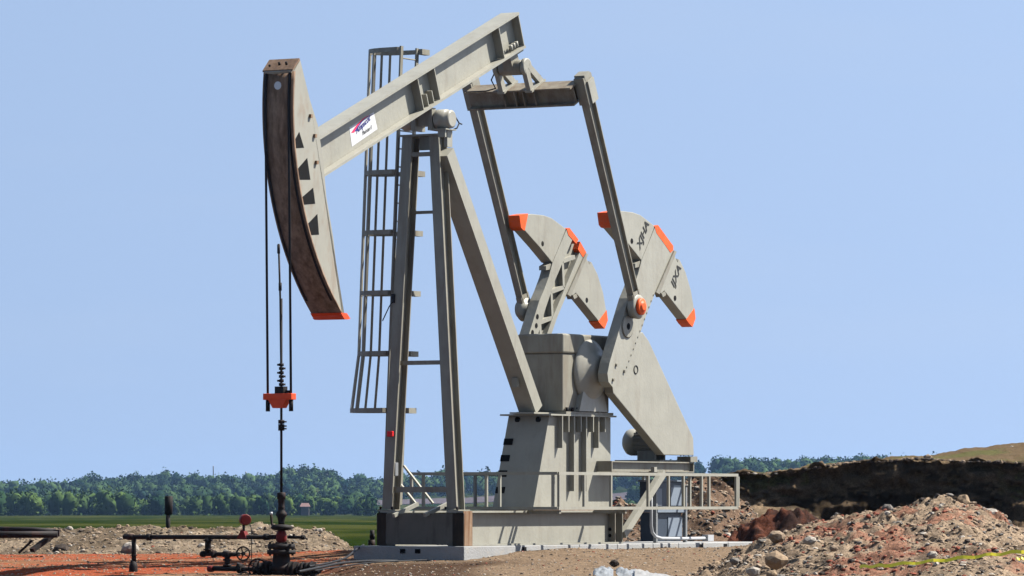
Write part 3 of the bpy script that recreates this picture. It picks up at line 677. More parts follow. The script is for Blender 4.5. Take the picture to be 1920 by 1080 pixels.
for k in range(8):
    m = MB(); t = 2*math.pi*k/8+.2; x0 = ony(527.5, 1030, yw)[0]; c = (x0+.19*math.cos(t), yw+.19*math.sin(t)); m.cyl((*c, A(529, 1042)[2]), (*c, A(529, 1016)[2]), .018, 6); m.build('stud_bolt', 'black', WH)
a = A(510, 984); m = MB().tube([A(514, 986), a, A(509, 975), A(508.5, 964)], .02, 8); lv = m.build('lever', 'black', WH); MB().tube([A(508.5, 965), A(508.4, 960)], .022, 8).build('lever_grip', 'white', lv)
# flow pipe to the left with branches
m = MB(); m.tube([A(572, 1007.5), A(540, 1007)], .026, 8); m.tube([A(524, 1007), A(232, 1007)], .036, 10)
m.tube([A(503, 1007), A(496, 1007)], .055, 10); m.tube([A(283, 1007), A(276, 1007)], .055, 10); m.tube([A(240, 1007), A(250, 1007)], .05, 10)
m.tube([A(570, 1007.5), A(566, 1007.5)], .04, 8); m.tube([A(551, 1008), A(551, 1001)], .02, 6)
fl = m.build('flow_pipe', 'black', WH)
m = MB().tube([A(251, 1007), A(251, 1060)], .038, 10); m.tube([A(250, 1050), A(250, 1062), A(250, 1120)], [.04, .07, .075], 10); m.tube([A(251, 1040), A(251, 1042)], .055, 10); m.build('support_post', 'black', WH)
m = MB().tube([A(390, 1008), A(390, 1036)], .05, 10); m.tube([A(390, 1012), A(390, 1015)], .075, 10); m.tube([A(390, 1029), A(390, 1032)], .075, 10)
m.tube([A(376, 1039), A(448, 1039)], .034, 10); m.tube([A(378, 1039), A(384, 1039)], .05, 8); m.tube([A(398, 1039), A(404, 1039)], .06, 8); m.tube([A(419, 1039), A(432, 1039)], .05, 8)
m.tube([A(426, 1040), A(426, 1062)], .045, 10); m.tube([A(426, 1048), A(426, 1051)], .07, 8); m.tube([A(426, 1058), A(426, 1062)], .07, 8)
m.tube([A(400, 1066), A(476, 1067)], .04, 10); m.tube([A(447, 1066), A(455, 1066)], .075, 10); m.tube([A(448, 1063), A(450, 1057)], .05, 8); m.build('branch_pipe', 'black', fl)
MB().tube([A(391, 1066.5), A(400, 1066.3)], .05, 10).build('end_cap', 'red', fl)
def wheel(px, py, r, dy, par, ax=(.35, -1, 0), mt='black'):
    c = Vector(A(px, py, dy)); m = MB(); ax = Vector(ax).normalized(); m.ring(c, ax, r, .013, 24, 6); a = ax.orthogonal().normalized(); b = ax.cross(a)
    for k in range(5):
        t = 2*math.pi*k/5; m.tube([c, c+(a*math.cos(t)+b*math.sin(t))*r], .009, 5)
    m.lathe(c-ax*.03, [(0, .03), (.06, .03)], ax, 10); m.tube([c, c-ax*.2], .012, 6); return m.build('handwheel', mt, par)
wheel(456, 1038, .105, -.05, fl, (1, -.9, 0)); wheel(483, 1066, .15, -.2, WH, (.2, -1, 0)); wheel(459, 1085, .1, -.2, WH)
m = MB()
m.tube([A(476, 1067), A(520, 1068)], .07, 12)
for px, r in ((480, .12), (487, .1), (497, .13), (503, .13), (512, .11)): m.tube([A(px, 1067), A(px+3.5, 1067)], r, 14)
m.tube([A(482, 1066), A(482, 1050)], .03, 8); m.build('side_valve', 'black', WH)
m = MB(); m.tube([A(540, 1068), A(600, 1068)], .06, 12)
for px, r in ((545, .13), (553, .13), (561, .10), (568, .12), (577, .12), (584, .13), (592, .08)): m.tube([A(px, 1068), A(px+4, 1068)], r, 14)
m.tube([A(573, 1068), A(573, 1056)], .05, 10); m.build('side_valve', 'black', WH)
m = MB(); m.lathe(A(459.5, 974.5, -.05), [(-.07, .06), (-.06, .085), (.06, .085), (.07, .075)], (.75, -.66, 0), 20); gg = m.build('gauge', 'red', WH)
m = MB(); m.tube([A(457, 983), A(457, 1000)], .022, 8); m.build('gauge_stem', 'black', gg)
m = MB(); p = A(457, 1004); m.add([(p[0]-.10, yw-.05, p[2]-.05), (p[0]+.08, yw-.05, p[2]-.05), (p[0]+.03, yw-.05, p[2]+.07), (p[0]-.03, yw-.05, p[2]+.07), (p[0]-.10, yw+.05, p[2]-.05), (p[0]+.08, yw+.05, p[2]-.05), (p[0]+.03, yw+.05, p[2]+.07), (p[0]-.03, yw+.05, p[2]+.07)],
   [(0,1,2,3),(7,6,5,4),(0,4,5,1),(1,5,6,2),(2,6,7,3),(3,7,4,0)]); m.build('gauge_base', 'red', gg)
MB().tube([A(466, 975), A(471, 990), A(472, 1030), A(471, 1060), A(470, 1100)], .007, 5).build('gauge_cable', 'cable', gg)

# ---------------- ground ----------------
def sstep(a, b, t): t = np.clip((t-a)/(b-a), 0, 1); return t*t*(3-2*t)
_g = rng.random((97, 97))
def vnoise(x, y):
    xi, yi = np.floor(x).astype(int), np.floor(y).astype(int); fx, fy = x-xi, y-yi; fx = fx*fx*(3-2*fx); fy = fy*fy*(3-2*fy)
    g = lambda i, j: _g[i % 97, j % 97]
    return (g(xi, yi)*(1-fx)+g(xi+1, yi)*fx)*(1-fy)+(g(xi, yi+1)*(1-fx)+g(xi+1, yi+1)*fx)*fy-.5
def fbm(x, y, o=4, p=.55):
    s = 0; a = 1.0
    for k in range(o): s = s+a*vnoise(x*2**k+17.3*k, y*2**k+5.1*k); a *= p
    return s
def toL(x, d): dx, dy = x-AX, d-AY; return dx*C-dy*S, dx*S+dy*C      # world -> machine x, y
def base_z(x, d):
    z = np.interp(d, [0, 55, 66, 72, 77, 82, 87, 120, 900, 1500, 1750, 2200, 2650, 3200, 9000], [-1.1, -.9, -.62, -.52, -.47, -.32, -.22, -.2, -2.2, -3.6, -3.6, 1.8, 7.6, 8.6, 8.6])
    z = z+sstep(1500, 2600, d)*(np.clip(x/d*9200/900, -1, 1)*1.2+6.5*sstep(1100, 1350, 960+x/d*9200)+1.8*fbm(x/140, d/500, 3)+.27*np.interp(960+x/np.maximum(d, 1)*9200, [-200, 0, 140, 175, 250, 370, 500, 560, 620, 650, 720, 870, 930, 1100], [-17, -17, -12, -2, 0, 0, -2, 10, 4, -9, -9, -5, 0, 0]))
    z = z+sstep(200, 600, d)*.5*fbm(x/60, d/200, 2)
    return z
def ground_z(x, d):
    z = base_z(x, d); lx, ly = toL(x, d)
    # gravel pad heaped against the near side of the slab
    dist = np.maximum(np.maximum(lx-.9, -1.2-lx), np.maximum(-.15-ly, ly-(q1+.3))); dist = np.maximum(dist, 0)
    tgt = np.interp(ly, [-3, -.2, .6, 1.6, 3, 9, 12], [-.34, -.24, -.20, -.10, -.085, -.075, -.12])
    k = np.exp(-(dist/4.2)**2); k = np.where(d < 100, k, 0); z = z*(1-k)+tgt*k
    near = 1-sstep(130, 200, d)
    z = z+near*(.035*fbm(x*.9, d*.7, 3)+.012*fbm(x*7, d*5, 3))
    inside = (lx > -1.2) & (lx < .88) & (ly > -.1) & (ly < q1-.02)
    z = np.where(inside, -.30, z)
    return z
def sheet(name, xs_fn, ds, zf, mt, nx, kind='structure', label=None, colf=None, smooth=True):
    ds = np.asarray(ds); u = np.linspace(0, 1, nx); D = np.repeat(ds, nx); a, b = xs_fn(ds); Xx = (a[:, None]+(b-a)[:, None]*u[None]).ravel()
    Z = zf(Xx, D); V = np.c_[Xx, D, Z]; i = (np.arange(len(ds)-1)[:, None]*nx+np.arange(nx-1)[None]).ravel()
    Fq = np.c_[i, i+1, i+nx+1, i+nx]
    return rawmesh(name, V, Fq, mt, kind, label, colf(Xx, D) if colf else None, smooth)
def rawmesh(name, V, Fq, mt, kind=None, label=None, col=None, smooth=True, mats=None, midx=None, cat=None, group=None):
    me = bpy.data.meshes.new(name); n, k = Fq.shape
    me.vertices.add(len(V)); me.vertices.foreach_set('co', V.astype(np.float32).ravel())
    me.loops.add(n*k); me.loops.foreach_set('vertex_index', Fq.astype(np.int32).ravel())
    me.polygons.add(n); me.polygons.foreach_set('loop_start', np.arange(0, n*k, k, dtype=np.int32)); me.polygons.foreach_set('loop_total', np.full(n, k, dtype=np.int32))
    me.polygons.foreach_set('use_smooth', np.full(n, smooth))
    for m_ in (mats or [mt]): me.materials.append(m_)
    if midx is not None: me.polygons.foreach_set('material_index', midx.astype(np.int32))
    if col is not None:
        ca = me.color_attributes.new('soil', 'FLOAT_COLOR', 'POINT'); ca.data.foreach_set('color', np.c_[col, np.ones(len(col))].astype(np.float32).ravel())
    me.update(); me.validate()
    o = bpy.data.objects.new(name, me); sc.collection.objects.link(o); return tag(o, label, cat, group, kind)
def soil_mat(name, sc1=9, sc2=60, lo=.55, hi=1.45, bump=.6, rough=.95):
    m = bpy.data.materials.new(name); m.use_nodes = True; n = m.node_tree.nodes; l = m.node_tree.links; b = n['Principled BSDF']; b.inputs['Roughness'].default_value = rough
    b.inputs['Specular IOR Level'].default_value = 0
    at = n.new('ShaderNodeAttribute'); at.attribute_name = 'soil'; tc = n.new('ShaderNodeTexCoord')
    a = n.new('ShaderNodeTexNoise'); a.inputs['Scale'].default_value = sc1; a.inputs['Detail'].default_value = 8; a.inputs['Roughness'].default_value = .7; l.new(tc.outputs['Object'], a.inputs['Vector'])
    v = n.new('ShaderNodeTexVoronoi'); v.inputs['Scale'].default_value = sc2; l.new(tc.outputs['Object'], v.inputs['Vector'])
    r = n.new('ShaderNodeMapRange'); r.inputs[1].default_value = .3; r.inputs[2].default_value = .7; r.inputs[3].default_value = lo; r.inputs[4].default_value = hi; l.new(a.outputs['Fac'], r.inputs[0])
    sp = n.new('ShaderNodeSeparateColor'); l.new(v.outputs['Color'], sp.inputs[0])
    r2 = n.new('ShaderNodeMapRange'); r2.inputs[3].default_value = .65; r2.inputs[4].default_value = 1.4; l.new(sp.outputs[0], r2.inputs[0])
    mu = n.new('ShaderNodeMath'); mu.operation = 'MULTIPLY'; l.new(r.outputs[0], mu.inputs[0]); l.new(r2.outputs[0], mu.inputs[1])
    vm = n.new('ShaderNodeVectorMath'); vm.operation = 'SCALE'; l.new(at.outputs['Color'], vm.inputs[0]); l.new(mu.outputs[0], vm.inputs['Scale'])
    l.new(vm.outputs[0], b.inputs['Base Color'])
    bp_ = n.new('ShaderNodeBump'); bp_.inputs['Strength'].default_value = bump; bp_.inputs['Distance'].default_value = .03; l.new(a.outputs['Fac'], bp_.inputs['Height']); l.new(bp_.outputs[0], b.inputs['Normal'])
    return m
SOIL = soil_mat('soil'); FIELD = soil_mat('meadow', .25, .9, .75, 1.25, 0)
GRV, REDD, SAND, BROWN, GRASS, DRY = map(np.array, ((.088,.063,.042), (.125,.032,.016), (.105,.066,.043), (.026,.016,.011), (.0065,.012,.0025), (.023,.026,.0075)))
def mixc(a, b, k): return a*(1-k[:, None])+b*k[:, None]
def gcol(x, d):
    n = fbm(x*.6, d*.25, 4); c = np.tile(GRV, (len(x), 1)); px = 960+x/d*F
    c = mixc(c, GRASS[None]+0*c, sstep(93, 97, d+3*n))
    c = mixc(c, np.tile(DRY, (len(x), 1)), sstep(-.25, .4, fbm(x*.12, d*.035, 4))*sstep(97, 140, d))
    left = 1-sstep(590, 720, px)
    k = left*sstep(76.5, 77.5, d+.8*n)*(1-sstep(87.0, 89, d))*sstep(-.35, -.1, n+.25); c = mixc(c, mixc(np.tile(REDD, (len(x), 1)), np.tile(SAND*np.array((.95,.75,.65)), (len(x), 1)), sstep(-.05, .35, fbm(x*.22+5, d*2.4, 4))), k)
    c = mixc(c, np.tile(SAND, (len(x), 1)), left*(1-sstep(76.5, 77.5, d+.8*n)))
    k = sstep(560, 640, px)*(1-sstep(860, 1010, px+140*n))*(1-sstep(78.8, 80, d)); c = mixc(c, np.tile(BROWN, (len(x), 1)), k*.9)
    k = (1-sstep(61.5, 64.5, d+2*n))*sstep(640, 900, px)*(1-sstep(1180, 1250, px)); c = mixc(c, np.tile(REDD*.8, (len(x), 1)), k)
    return c
ds = np.concatenate([np.linspace(2, 54, 12), np.arange(55, 60, .25), np.arange(60, 92, .065), np.arange(92, 120, .4), np.geomspace(121, 9000, 150)])
wx = lambda d: (-(.13*d+1.5), .13*d+1.5)
def wxx(d): return np.where(d < 110, -.125*d-1, -.25*d), np.where(d < 110, .125*d+1, .25*d)
sheet('ground', wxx, ds, ground_z, SOIL, 620, colf=gcol)

# left gravel berm
def prof(px, pts): return np.interp(px, [p[0] for p in pts], [p[1] for p in pts])
def ridge_sheet(name, top_px, d0, wf, wb, col, step=.05, foot=-.32, rough=.06, xr=None, label=None, p=1.3, nx=None):
    xs_ = [(t[0]-960)/F*d0 for t in top_px]; zs_ = [ZC+(HOR-t[1])/F*d0 for t in top_px]
    x0, x1 = xs_[0], xs_[-1]; ds_ = np.arange(d0-wf*1.15, d0+wb*1.15, step)
    def zf(x, d):
        tz = np.interp(x, xs_, zs_); g = foot; hgt = np.maximum(tz-g, 0)
        wob = .25*fbm(x*1.3, d*.8, 3); q = np.where(d < d0, (d0-d)/(wf*(.55+.45*np.minimum(1, hgt/max(.01, max(zs_)-foot)))), (d-d0)/wb)+wob*.35
        s = np.clip(1-np.clip(q, 0, 1)**p, 0, 1)
        n = fbm(x*3.5, d*3.5, 5, .62)
        return g+hgt*s+rough*n*(.25+s)-(s <= .01)*.15
    nx = nx or int((x1-x0)/step)
    return sheet(name, lambda d: (np.full(len(d), x0), np.full(len(d), x1)), ds_, zf, SOIL, nx, label=label, colf=col), zf, (x0, x1)
def bermcol(x, d): n = fbm(x*1.5, d*1.5, 4); return mixc(np.tile((.105,.082,.058), (len(x), 1)), np.tile((.055,.042,.029), (len(x), 1)), sstep(-.1, .4, n))
bt_px = [(-60,996),(0,997),(90,994),(200,990),(330,991),(400,988),(470,986),(560,986),(600,990),(630,1003),(655,1024),(675,1040)]
_, zberm, xb = ridge_sheet('gravel_berm', bt_px, 89.5, 2.6, 2.0, bermcol, .045, -.32, .085)
# rubble heap, right
rp = [(1290,1086),(1340,1062),(1394,1034),(1437,1010),(1521,983),(1597,965),(1657,957),(1733,944),(1775,940),(1815,952),(1869,969),(1893,987),(1925,1010),(1990,1040)]
def rubcol(x, d):
    n = fbm(x*1.1+3, d*1.1, 4); n2 = fbm(x*2.3+9, d*1.7+4, 3); c = np.tile((.125,.093,.064), (len(x), 1))
    px = 960+x/d*F; k = sstep(.0, .25, n+.22*np.exp(-((px-1600)/110)**2)-.05); c = mixc(c, np.tile((.105,.038,.024), (len(x), 1)), k*.6); return mixc(c, np.tile((.036,.027,.02), (len(x), 1)), sstep(.15, .5, n2)*.7)
_, zrub, xru = ridge_sheet('rubble_heap', rp, 72.5, 8.5, 4.0, rubcol, .04, -.62, .13)
sp_ = [(1365,1020),(1388,1000),(1412,977),(1445,962),(1478,961),(1510,972),(1535,990),(1560,1014)]
def redcol(x, d): n = fbm(x*3, d*3, 4); return mixc(np.tile((.055,.022,.014), (len(x), 1)), np.tile((.018,.011,.009), (len(x), 1)), sstep(-.1, .3, n))
ridge_sheet('soil_mound', sp_, 92, 1.4, 1.2, redcol, .04, -.3, .24)
he = [(1110,975),(1140,957),(1165,947),(1200,950),(1235,938),(1262,915),(1290,903),(1320,899),(1345,904),(1375,925),(1400,950),(1425,985)]
def hecol(x, d): n = fbm(x*2, d*2, 4); return mixc(np.tile((.075,.05,.034), (len(x), 1)), np.tile((.03,.02,.014), (len(x), 1)), sstep(-.1, .35, n))
_, zheap, xhe = ridge_sheet('spoil_heap', he, 106, 2.6, 2.5, hecol, .06, -.25, .22)
# floor between slab and bank, rising gently
# cut bank with its dark face, overhanging turf edge and the slope above
top = [(1290,905),(1340,897),(1400,889),(1440,892),(1500,884),(1540,877),(1600,869),(1660,867),(1720,862),(1760,864),(1800,868),(1860,868),(1920,870),(2000,868),(2100,860)]
crest = [(1290,908),(1340,898),(1400,892),(1500,886),(1600,871),(1700,862),(1720,857),(1760,856),(1800,855),(1840,850),(1880,842),(1920,838),(2000,830),(2100,826)]
DB = 110.0
bx = np.arange((1290-960)/F*DB, (2100-960)/F*DB, .05); bpx = 960+bx/DB*F
tz = ZC+(HOR-prof(bpx, top))/F*DB; cz = ZC+(HOR-prof(bpx, crest))/F*(DB+9)
ledge = 1-sstep(1480, 1560, bpx); edge = .16*fbm(bx*2.5, bx*0+2, 5, .65)
rows = []
def row(d, z): rows.append(np.c_[bx, d+0*bx, z+0*bx])
row(DB-6, np.full(len(bx), -.28)); row(DB-4.2, .02+0*bx); row(DB-2.6, .16+0*bx)
for k, (dd, zz) in enumerate(((-2.2, .20), (-2.15, .36), (-2.0, .46), (-1.2, .52), (-.6, .62))): row(DB+dd*ledge+(1-ledge)*(-.55+.06*k), .18+(zz-.18)*ledge+(1-ledge)*k*.06)
for t in np.linspace(.05, 1, 22): row(DB-.45+.55*t**.7-.18*sstep(.85, 1, np.array(t))*1.0, .55+(tz-.55)*t)
row(DB-.18, tz+edge+.03); row(DB-.02, tz+edge+.07); row(DB+.3, tz+.05+edge*.5)
for t in np.linspace(.1, 1, 14): row(DB+.3+8.7*t, tz+.05+(cz-tz-.05)*t)
row(DB+14, cz-.6); row(DB+22, cz-2.6)
V = np.concatenate(rows); nb = len(bx)
nn_ = fbm(V[:, 0]*2.2, V[:, 2]*4+V[:, 1]*.7, 5, .62); V[:, 1] += .42*nn_*(V[:, 1] < DB+.2); V[:, 2] += .05*fbm(V[:, 0]*4, V[:, 1]*2+3, 4)*(V[:, 1] > DB-3)
i = (np.arange(len(rows)-1)[:, None]*nb+np.arange(nb-1)[None]).ravel()
up = V[:, 1] > DB-.05
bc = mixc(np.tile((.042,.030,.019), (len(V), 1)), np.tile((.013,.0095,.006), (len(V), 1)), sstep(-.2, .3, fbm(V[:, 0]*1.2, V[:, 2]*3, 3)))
lf = 1+1.6*(1-sstep(1380, 1540, 960+V[:, 0]/DB*F))+.8*sstep(1.0, 1.5, V[:, 2]); bc = bc*lf[:, None]  # upper band lightened: sunlight on the clods put into the colour
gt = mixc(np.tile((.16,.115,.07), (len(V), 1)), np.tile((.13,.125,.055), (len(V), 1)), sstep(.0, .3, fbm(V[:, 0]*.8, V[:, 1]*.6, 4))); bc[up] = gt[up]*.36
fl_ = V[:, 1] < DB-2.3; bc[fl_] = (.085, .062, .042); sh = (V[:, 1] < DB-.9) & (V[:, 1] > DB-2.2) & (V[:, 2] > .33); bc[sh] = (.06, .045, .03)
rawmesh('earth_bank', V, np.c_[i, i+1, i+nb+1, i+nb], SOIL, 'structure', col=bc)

# ---------------- loose stones ----------------
t_ = (1+5**.5)/2
IV = np.array([(-1,t_,0),(1,t_,0),(-1,-t_,0),(1,-t_,0),(0,-1,t_),(0,1,t_),(0,-1,-t_),(0,1,-t_),(t_,0,-1),(t_,0,1),(-t_,0,-1),(-t_,0,1)], float); IV /= np.linalg.norm(IV[0])
IF = np.array([(0,11,5),(0,5,1),(0,1,7),(0,7,10),(0,10,11),(1,5,9),(5,11,4),(11,10,2),(10,7,6),(7,1,8),(3,9,4),(3,4,2),(3,2,6),(3,6,8),(3,8,9),(4,9,5),(2,4,11),(6,2,10),(8,6,7),(9,8,1)])
smats = [mat('stone_'+n_, c_, .9, 0, .25, 14, bump=.3) for n_, c_ in (('tan', (.15,.112,.078)), ('grey', (.095,.086,.075)), ('pale', (.20,.178,.15)), ('dark', (.032,.025,.02)), ('red', (.125,.038,.023)), ('buff', (.155,.112,.072)))]
def stones(name, P, Sz, wts, label, redf=None):
    n = len(P); V = IV[None]*(1+.35*(rng.random((n, 12, 1))-.5)); V = V*(.6+.8*rng.random((n, 1, 3)))
    an = rng.random(n)*6.28; ca, sa = np.cos(an), np.sin(an); x = V[:, :, 0]*ca[:, None]-V[:, :, 1]*sa[:, None]; y = V[:, :, 0]*sa[:, None]+V[:, :, 1]*ca[:, None]
    V = np.stack([x, y, V[:, :, 2]*.65], 2)*Sz[:, None, None]+P[:, None]; Fc = (IF[None]+np.arange(n)[:, None, None]*12).reshape(-1, 3)
    mi = rng.choice(len(smats), n, p=np.array(wts)/sum(wts))
    if redf is not None: k = rng.random(n) < redf(P); mi[k] = 4
    mi = np.repeat(mi, 20)
    return rawmesh(name, V.reshape(-1, 3), Fc, None, 'stuff', label, None, False, smats, mi)
def scatter(n, x0, x1, d0, d1, zf, smin, smax, pw=3.0, keep=None):
    x = x0+(x1-x0)*rng.random(n); d = d0+(d1-d0)*rng.random(n); s = smin+(smax-smin)*rng.random(n)**pw; z = zf(x, d)
    if keep is not None: k = keep(x, d, z); x, d, z, s = x[k], d[k], z[k], s[k]
    return np.c_[x, d, z+s*.02], s
P, s = scatter(30000, -9.5, 9.5, 63, 92, ground_z, .006, .03, 4, lambda x, d, z: (z > -.29) | (d < 82))
stones('loose_gravel', P, s, (5, 2, 1.2, 2, 1.2, 3), 'fine loose gravel scattered over the pad')
P, s = scatter(16000, *xb, 86.8, 91.4, zberm, .006, .05, 9, lambda x, d, z: z > -.28)
stones('berm_stones', P, s, (6, 1.5, .7, 2, .1, 3), 'small stones covering the low berm on the left')
P, s = scatter(30000, *xru, 63, 76, zrub, .006, .055, 7, lambda x, d, z: z > -.6)
stones('rubble_stones', P, s, (6, 1.4, .8, 2.5, .7, 3), 'mixed red and tan rubble covering the heap on the right', lambda P: .42*sstep(.0, .25, fbm(P[:, 0]*1.1+3, P[:, 1]*1.1, 4)+.22*np.exp(-((960+P[:, 0]/P[:, 1]*F-1600)/110)**2)-.05))
P, s = scatter(2500, *xhe, 103.5, 108, zheap, .02, .09, 4, lambda x, d, z: z > -.2)
stones('spoil_stones', P, s, (4, 2, .8, 4, .8, 2), 'broken clods covering the spoil heap behind the railing')

P, s = scatter(3500, 4.4, 13.4, DB-.3, DB+1.2, lambda x, d: np.interp(x, bx, tz)+.02, .01, .07, 6)
stones('bank_edge_clods', P, s, (4, .3, .05, 8, .1, 1), 'clods and turf along the broken lip of the cut bank')
def boulder(px, py, r, d, mt, label, sq=(1, .8, .75), grp='boulders lying on the earth heaps'):
    c = WD(px, py, d); bpy_v = IV; m = MB()
    # one subdivision of the icosahedron, roughened
    vs = [Vector(v) for v in IV]; fs = []; mid = {}
    for a, b, e in IF:
        ids = []
        for p, q in ((a, b), (b, e), (e, a)):
            k = (min(p, q), max(p, q))
            if k not in mid: mid[k] = len(vs); vs.append(((vs[p]+vs[q])/2).normalized())
            ids.append(mid[k])
        fs += [(a, ids[0], ids[2]), (b, ids[1], ids[0]), (e, ids[2], ids[1]), tuple(ids)]
    vs = [v*(.85+.3*random.random()) for v in vs]; an = random.random()*6
    m.add([(r*(v.x*math.cos(an)-v.y*math.sin(an))*sq[0], r*(v.x*math.sin(an)+v.y*math.cos(an))*sq[1], r*v.z*sq[2]) for v in vs], fs, False)
    me_o = m.build('boulder', smats[mt]); me_o.location = c; tag(me_o, label, 'rock', grp)
boulder(1664, 953, .09, 72, 1, 'rounded grey boulder on the left crest of the rubble heap')
boulder(1806, 941, .10, 72.5, 5, 'buff boulder standing just right of the rubble heap summit', (1, .8, 1.1))
boulder(1858, 966, .13, 72, 2, 'wide pale boulder on the right shoulder of the rubble heap')
boulder(1831, 969, .10, 71.5, 5, 'tan boulder just left of the wide pale one on the right shoulder')
boulder(1518, 1014, .09, 69, 2, 'grey-white boulder on the left flank of the heap below the red soil mound')
boulder(1457, 1006, .12, 71, 0, 'large brown-grey boulder beside the right end of the concrete slab')
boulder(1455, 1050, .15, 67, 5, 'large buff boulder at the foot of the rubble heap', (1.1, .9, .8))
boulder(1378, 1052, .07, 67, 1, 'grey boulder at the far left toe of the rubble heap')
boulder(1412, 1072, .10, 66, 2, 'whitish boulder at the bottom edge below the large buff one')
boulder(1447, 1077, .08, 65, 5, 'small buff boulder on the bottom edge right of the whitish one')
boulder(1563, 1028, .06, 68, 0, 'pale grey stone in the middle of the red rubble face')
boulder(1748, 1040, .07, 67, 2, 'pale stone resting just above the yellow tape')
boulder(1897, 841, .09, 118, 2, 'pale boulder on the skyline of the slope above the cut bank')
boulder(1740, 858, .10, 110.5, 0, 'tan clod on the grassy lip of the cut bank')
boulder(245, 1029, .17, 87.6, 2, 'big pale boulder at the foot of the berm behind the black support post')
boulder(381, 1026, .10, 87.8, 2, 'white block at the foot of the berm near the black branch pipe')
boulder(130, 993, .08, 89.5, 2, 'pale stone on the berm top next to the black pipes')
boulder(598, 995, .07, 89, 2, 'pale stone near the right end of the berm top')
boulder(116, 1031, .14, 87.8, 3, 'dark clod at the foot of the berm on the left')
boulder(1152, 1056, .07, 69, 3, 'dark stone beside the crumpled plastic in front of the slab')

# ---------------- objects standing on the ground ----------------
MP = empty('marker_post', *WD(315, 1010, 98), 'black post with a thicker upper half standing behind the berm', 'post', rot=False)
def wtube(mb, pts, r, n=10): return mb.tube([WD(*p) for p in pts], r, n)
m = wtube(MB(), [(315, 1016, 98), (315, 958, 98)], .045, 12); m.build('shaft', 'black', MP)
m = wtube(MB(), [(316, 966, 98), (316, 964, 98), (316.5, 931, 98), (316.5, 930, 98)], [.05, .08, .085, .06], 12); m.build('sleeve', 'black', MP)
FP = empty('pipe_rack', *WD(60, 1030, 86), 'pair of dark steel pipes on a slanting prop at the left edge', 'pipes', rot=False)
m = MB(); wtube(m, [(-60, 991, 86), (60, 993, 86), (104, 996, 86)], .045, 10); m.build('pipe', 'black', FP)
m = MB(); wtube(m, [(-60, 1003, 85.6), (108, 1002, 85.6)], .06, 10); m.bar(WD(106, 993, 85.8), WD(106, 1006, 85.8), .1, .12); m.build('pipe', 'black', FP)
m = MB(); m.bar(WD(98, 1004, 85.8), WD(60, 1032, 85.4), .1, .07); m.bar(WD(60, 1014, 86), WD(35, 1037, 86), .03, .04); m.build('prop', 'black', FP)
HS = []
def hose(pts, r, label, mt='cable'):
    P = [Vector(WD(*p)) for p in pts]; out = []
    for i in range(len(P)-1):
        p0, p1, p2, p3 = P[max(i-1, 0)], P[i], P[i+1], P[min(i+2, len(P)-1)]
        for k in range(6):
            t = k/6; out.append(.5*((2*p1)+(-p0+p2)*t+(2*p0-5*p1+4*p2-p3)*t*t+(-p0+3*p1-3*p2+p3)*t**3))
    out.append(P[-1]); a = MB().tube(out, r, 8).build('hose', mt); tag(a, label, 'hose', 'hoses running from the wellhead to the slab')
hose([(560, 1072, 75), (600, 1064, 76), (640, 1056, 77.5), (690, 1052, 79), (745, 1052, 79.6)], .022, 'thick black hose curving along the brown earth to the front of the slab')
hose([(580, 1062, 76), (615, 1056, 77.5), (648, 1046, 79), (668, 1030, 80.5), (682, 1022, 81.5)], .018, 'black hose rising to the left end of the slab')
hose([(590, 1070, 75.5), (640, 1062, 76.5), (700, 1054.5, 78.6), (800, 1050, 79.6)], .012, 'thin black cable lying along the foot of the slab')
VL = empty('slab_valve', *WD(697, 1028, 82), 'small black valve fitting standing at the left end of the slab', 'valve', rot=False)
m = MB(); wtube(m, [(697, 1029, 82), (697, 1012, 82)], .06, 10); m.build('valve_body', 'black', VL); m = MB(); wtube(m, [(698, 1012, 82), (698, 994, 82)], .038, 10); wtube(m, [(693, 1006, 82), (703, 1006, 82)], .03, 8); m.build('valve_stem', 'black', VL)
# caution tape draped over the rubble
def ribbon(pts, wd):
    P = [Vector(WD(*p)) for p in pts]; vs = []; fs = []; N = 40; 
    for k in range(N+1):
        t = k/N*(len(P)-1); i = min(int(t), len(P)-2); c = P[i].lerp(P[i+1], t-i); c.z += .012*math.sin(k*1.3)
        tw = .72+.10*math.sin(k*.55); u = Vector((0, math.sin(tw), math.cos(tw)))*wd/2; vs += [c-u, c+u]
        if k: fs.append((2*k-2, 2*k, 2*k+1, 2*k-1))
    return vs, fs
TP = empty('caution_tape', *WD(1760, 1050, 64), 'yellow caution tape stretched low across the rubble heap', 'tape', rot=False)
m = MB(); m.add(*ribbon([(1612, 1063, 65), (1660, 1060, 64.5), (1750, 1052, 64), (1840, 1042, 63.6), (1915, 1034, 63.2), (2000, 1026, 63)], .055)); m.build('tape_strip', 'tape', TP)
m = MB(); m.add(*ribbon([(1905, 1048, 63), (1940, 1045, 63), (2000, 1043, 63)], .035)); m.build('tape_strip', 'tape', TP)
# plastic sheeting in front of the slab
def crumple(x0, x1, y0, y1, d0, d1, amp, seed, nx=46, ny=14, zt=None):
    vs = []; fs = []
    for j in range(ny):
        for i in range(nx):
            u, v = i/(nx-1), j/(ny-1); px = x0+(x1-x0)*u; d = d0+(d1-d0)*v; py = y1+(y0-y1)*v
            x, dd, z = WD(px, py+(u*14 if zt else 0), d); n = float(fbm(np.array([x*14+seed]), np.array([d*6.0]), 5)[0]); e = math.sin(math.pi*u)**.5*math.sin(math.pi*v)**.5 if 0 < u < 1 and 0 < v < 1 else 0
            vs.append((x, dd+n*.1, z+amp*n*1.2+amp*.8*e))
            if i and j: a = j*nx+i; fs.append((a-nx-1, a-nx, a, a-1))
    return vs, fs
m = MB(); m.add(*crumple(1190, 1275, 1068, 1084, 66.5, 68, .025, 3, zt=True), True); tag(m.build('plastic_sheet', 'plastic'), 'white plastic sheet lying crumpled on the gravel at the bottom edge', 'plastic sheet')
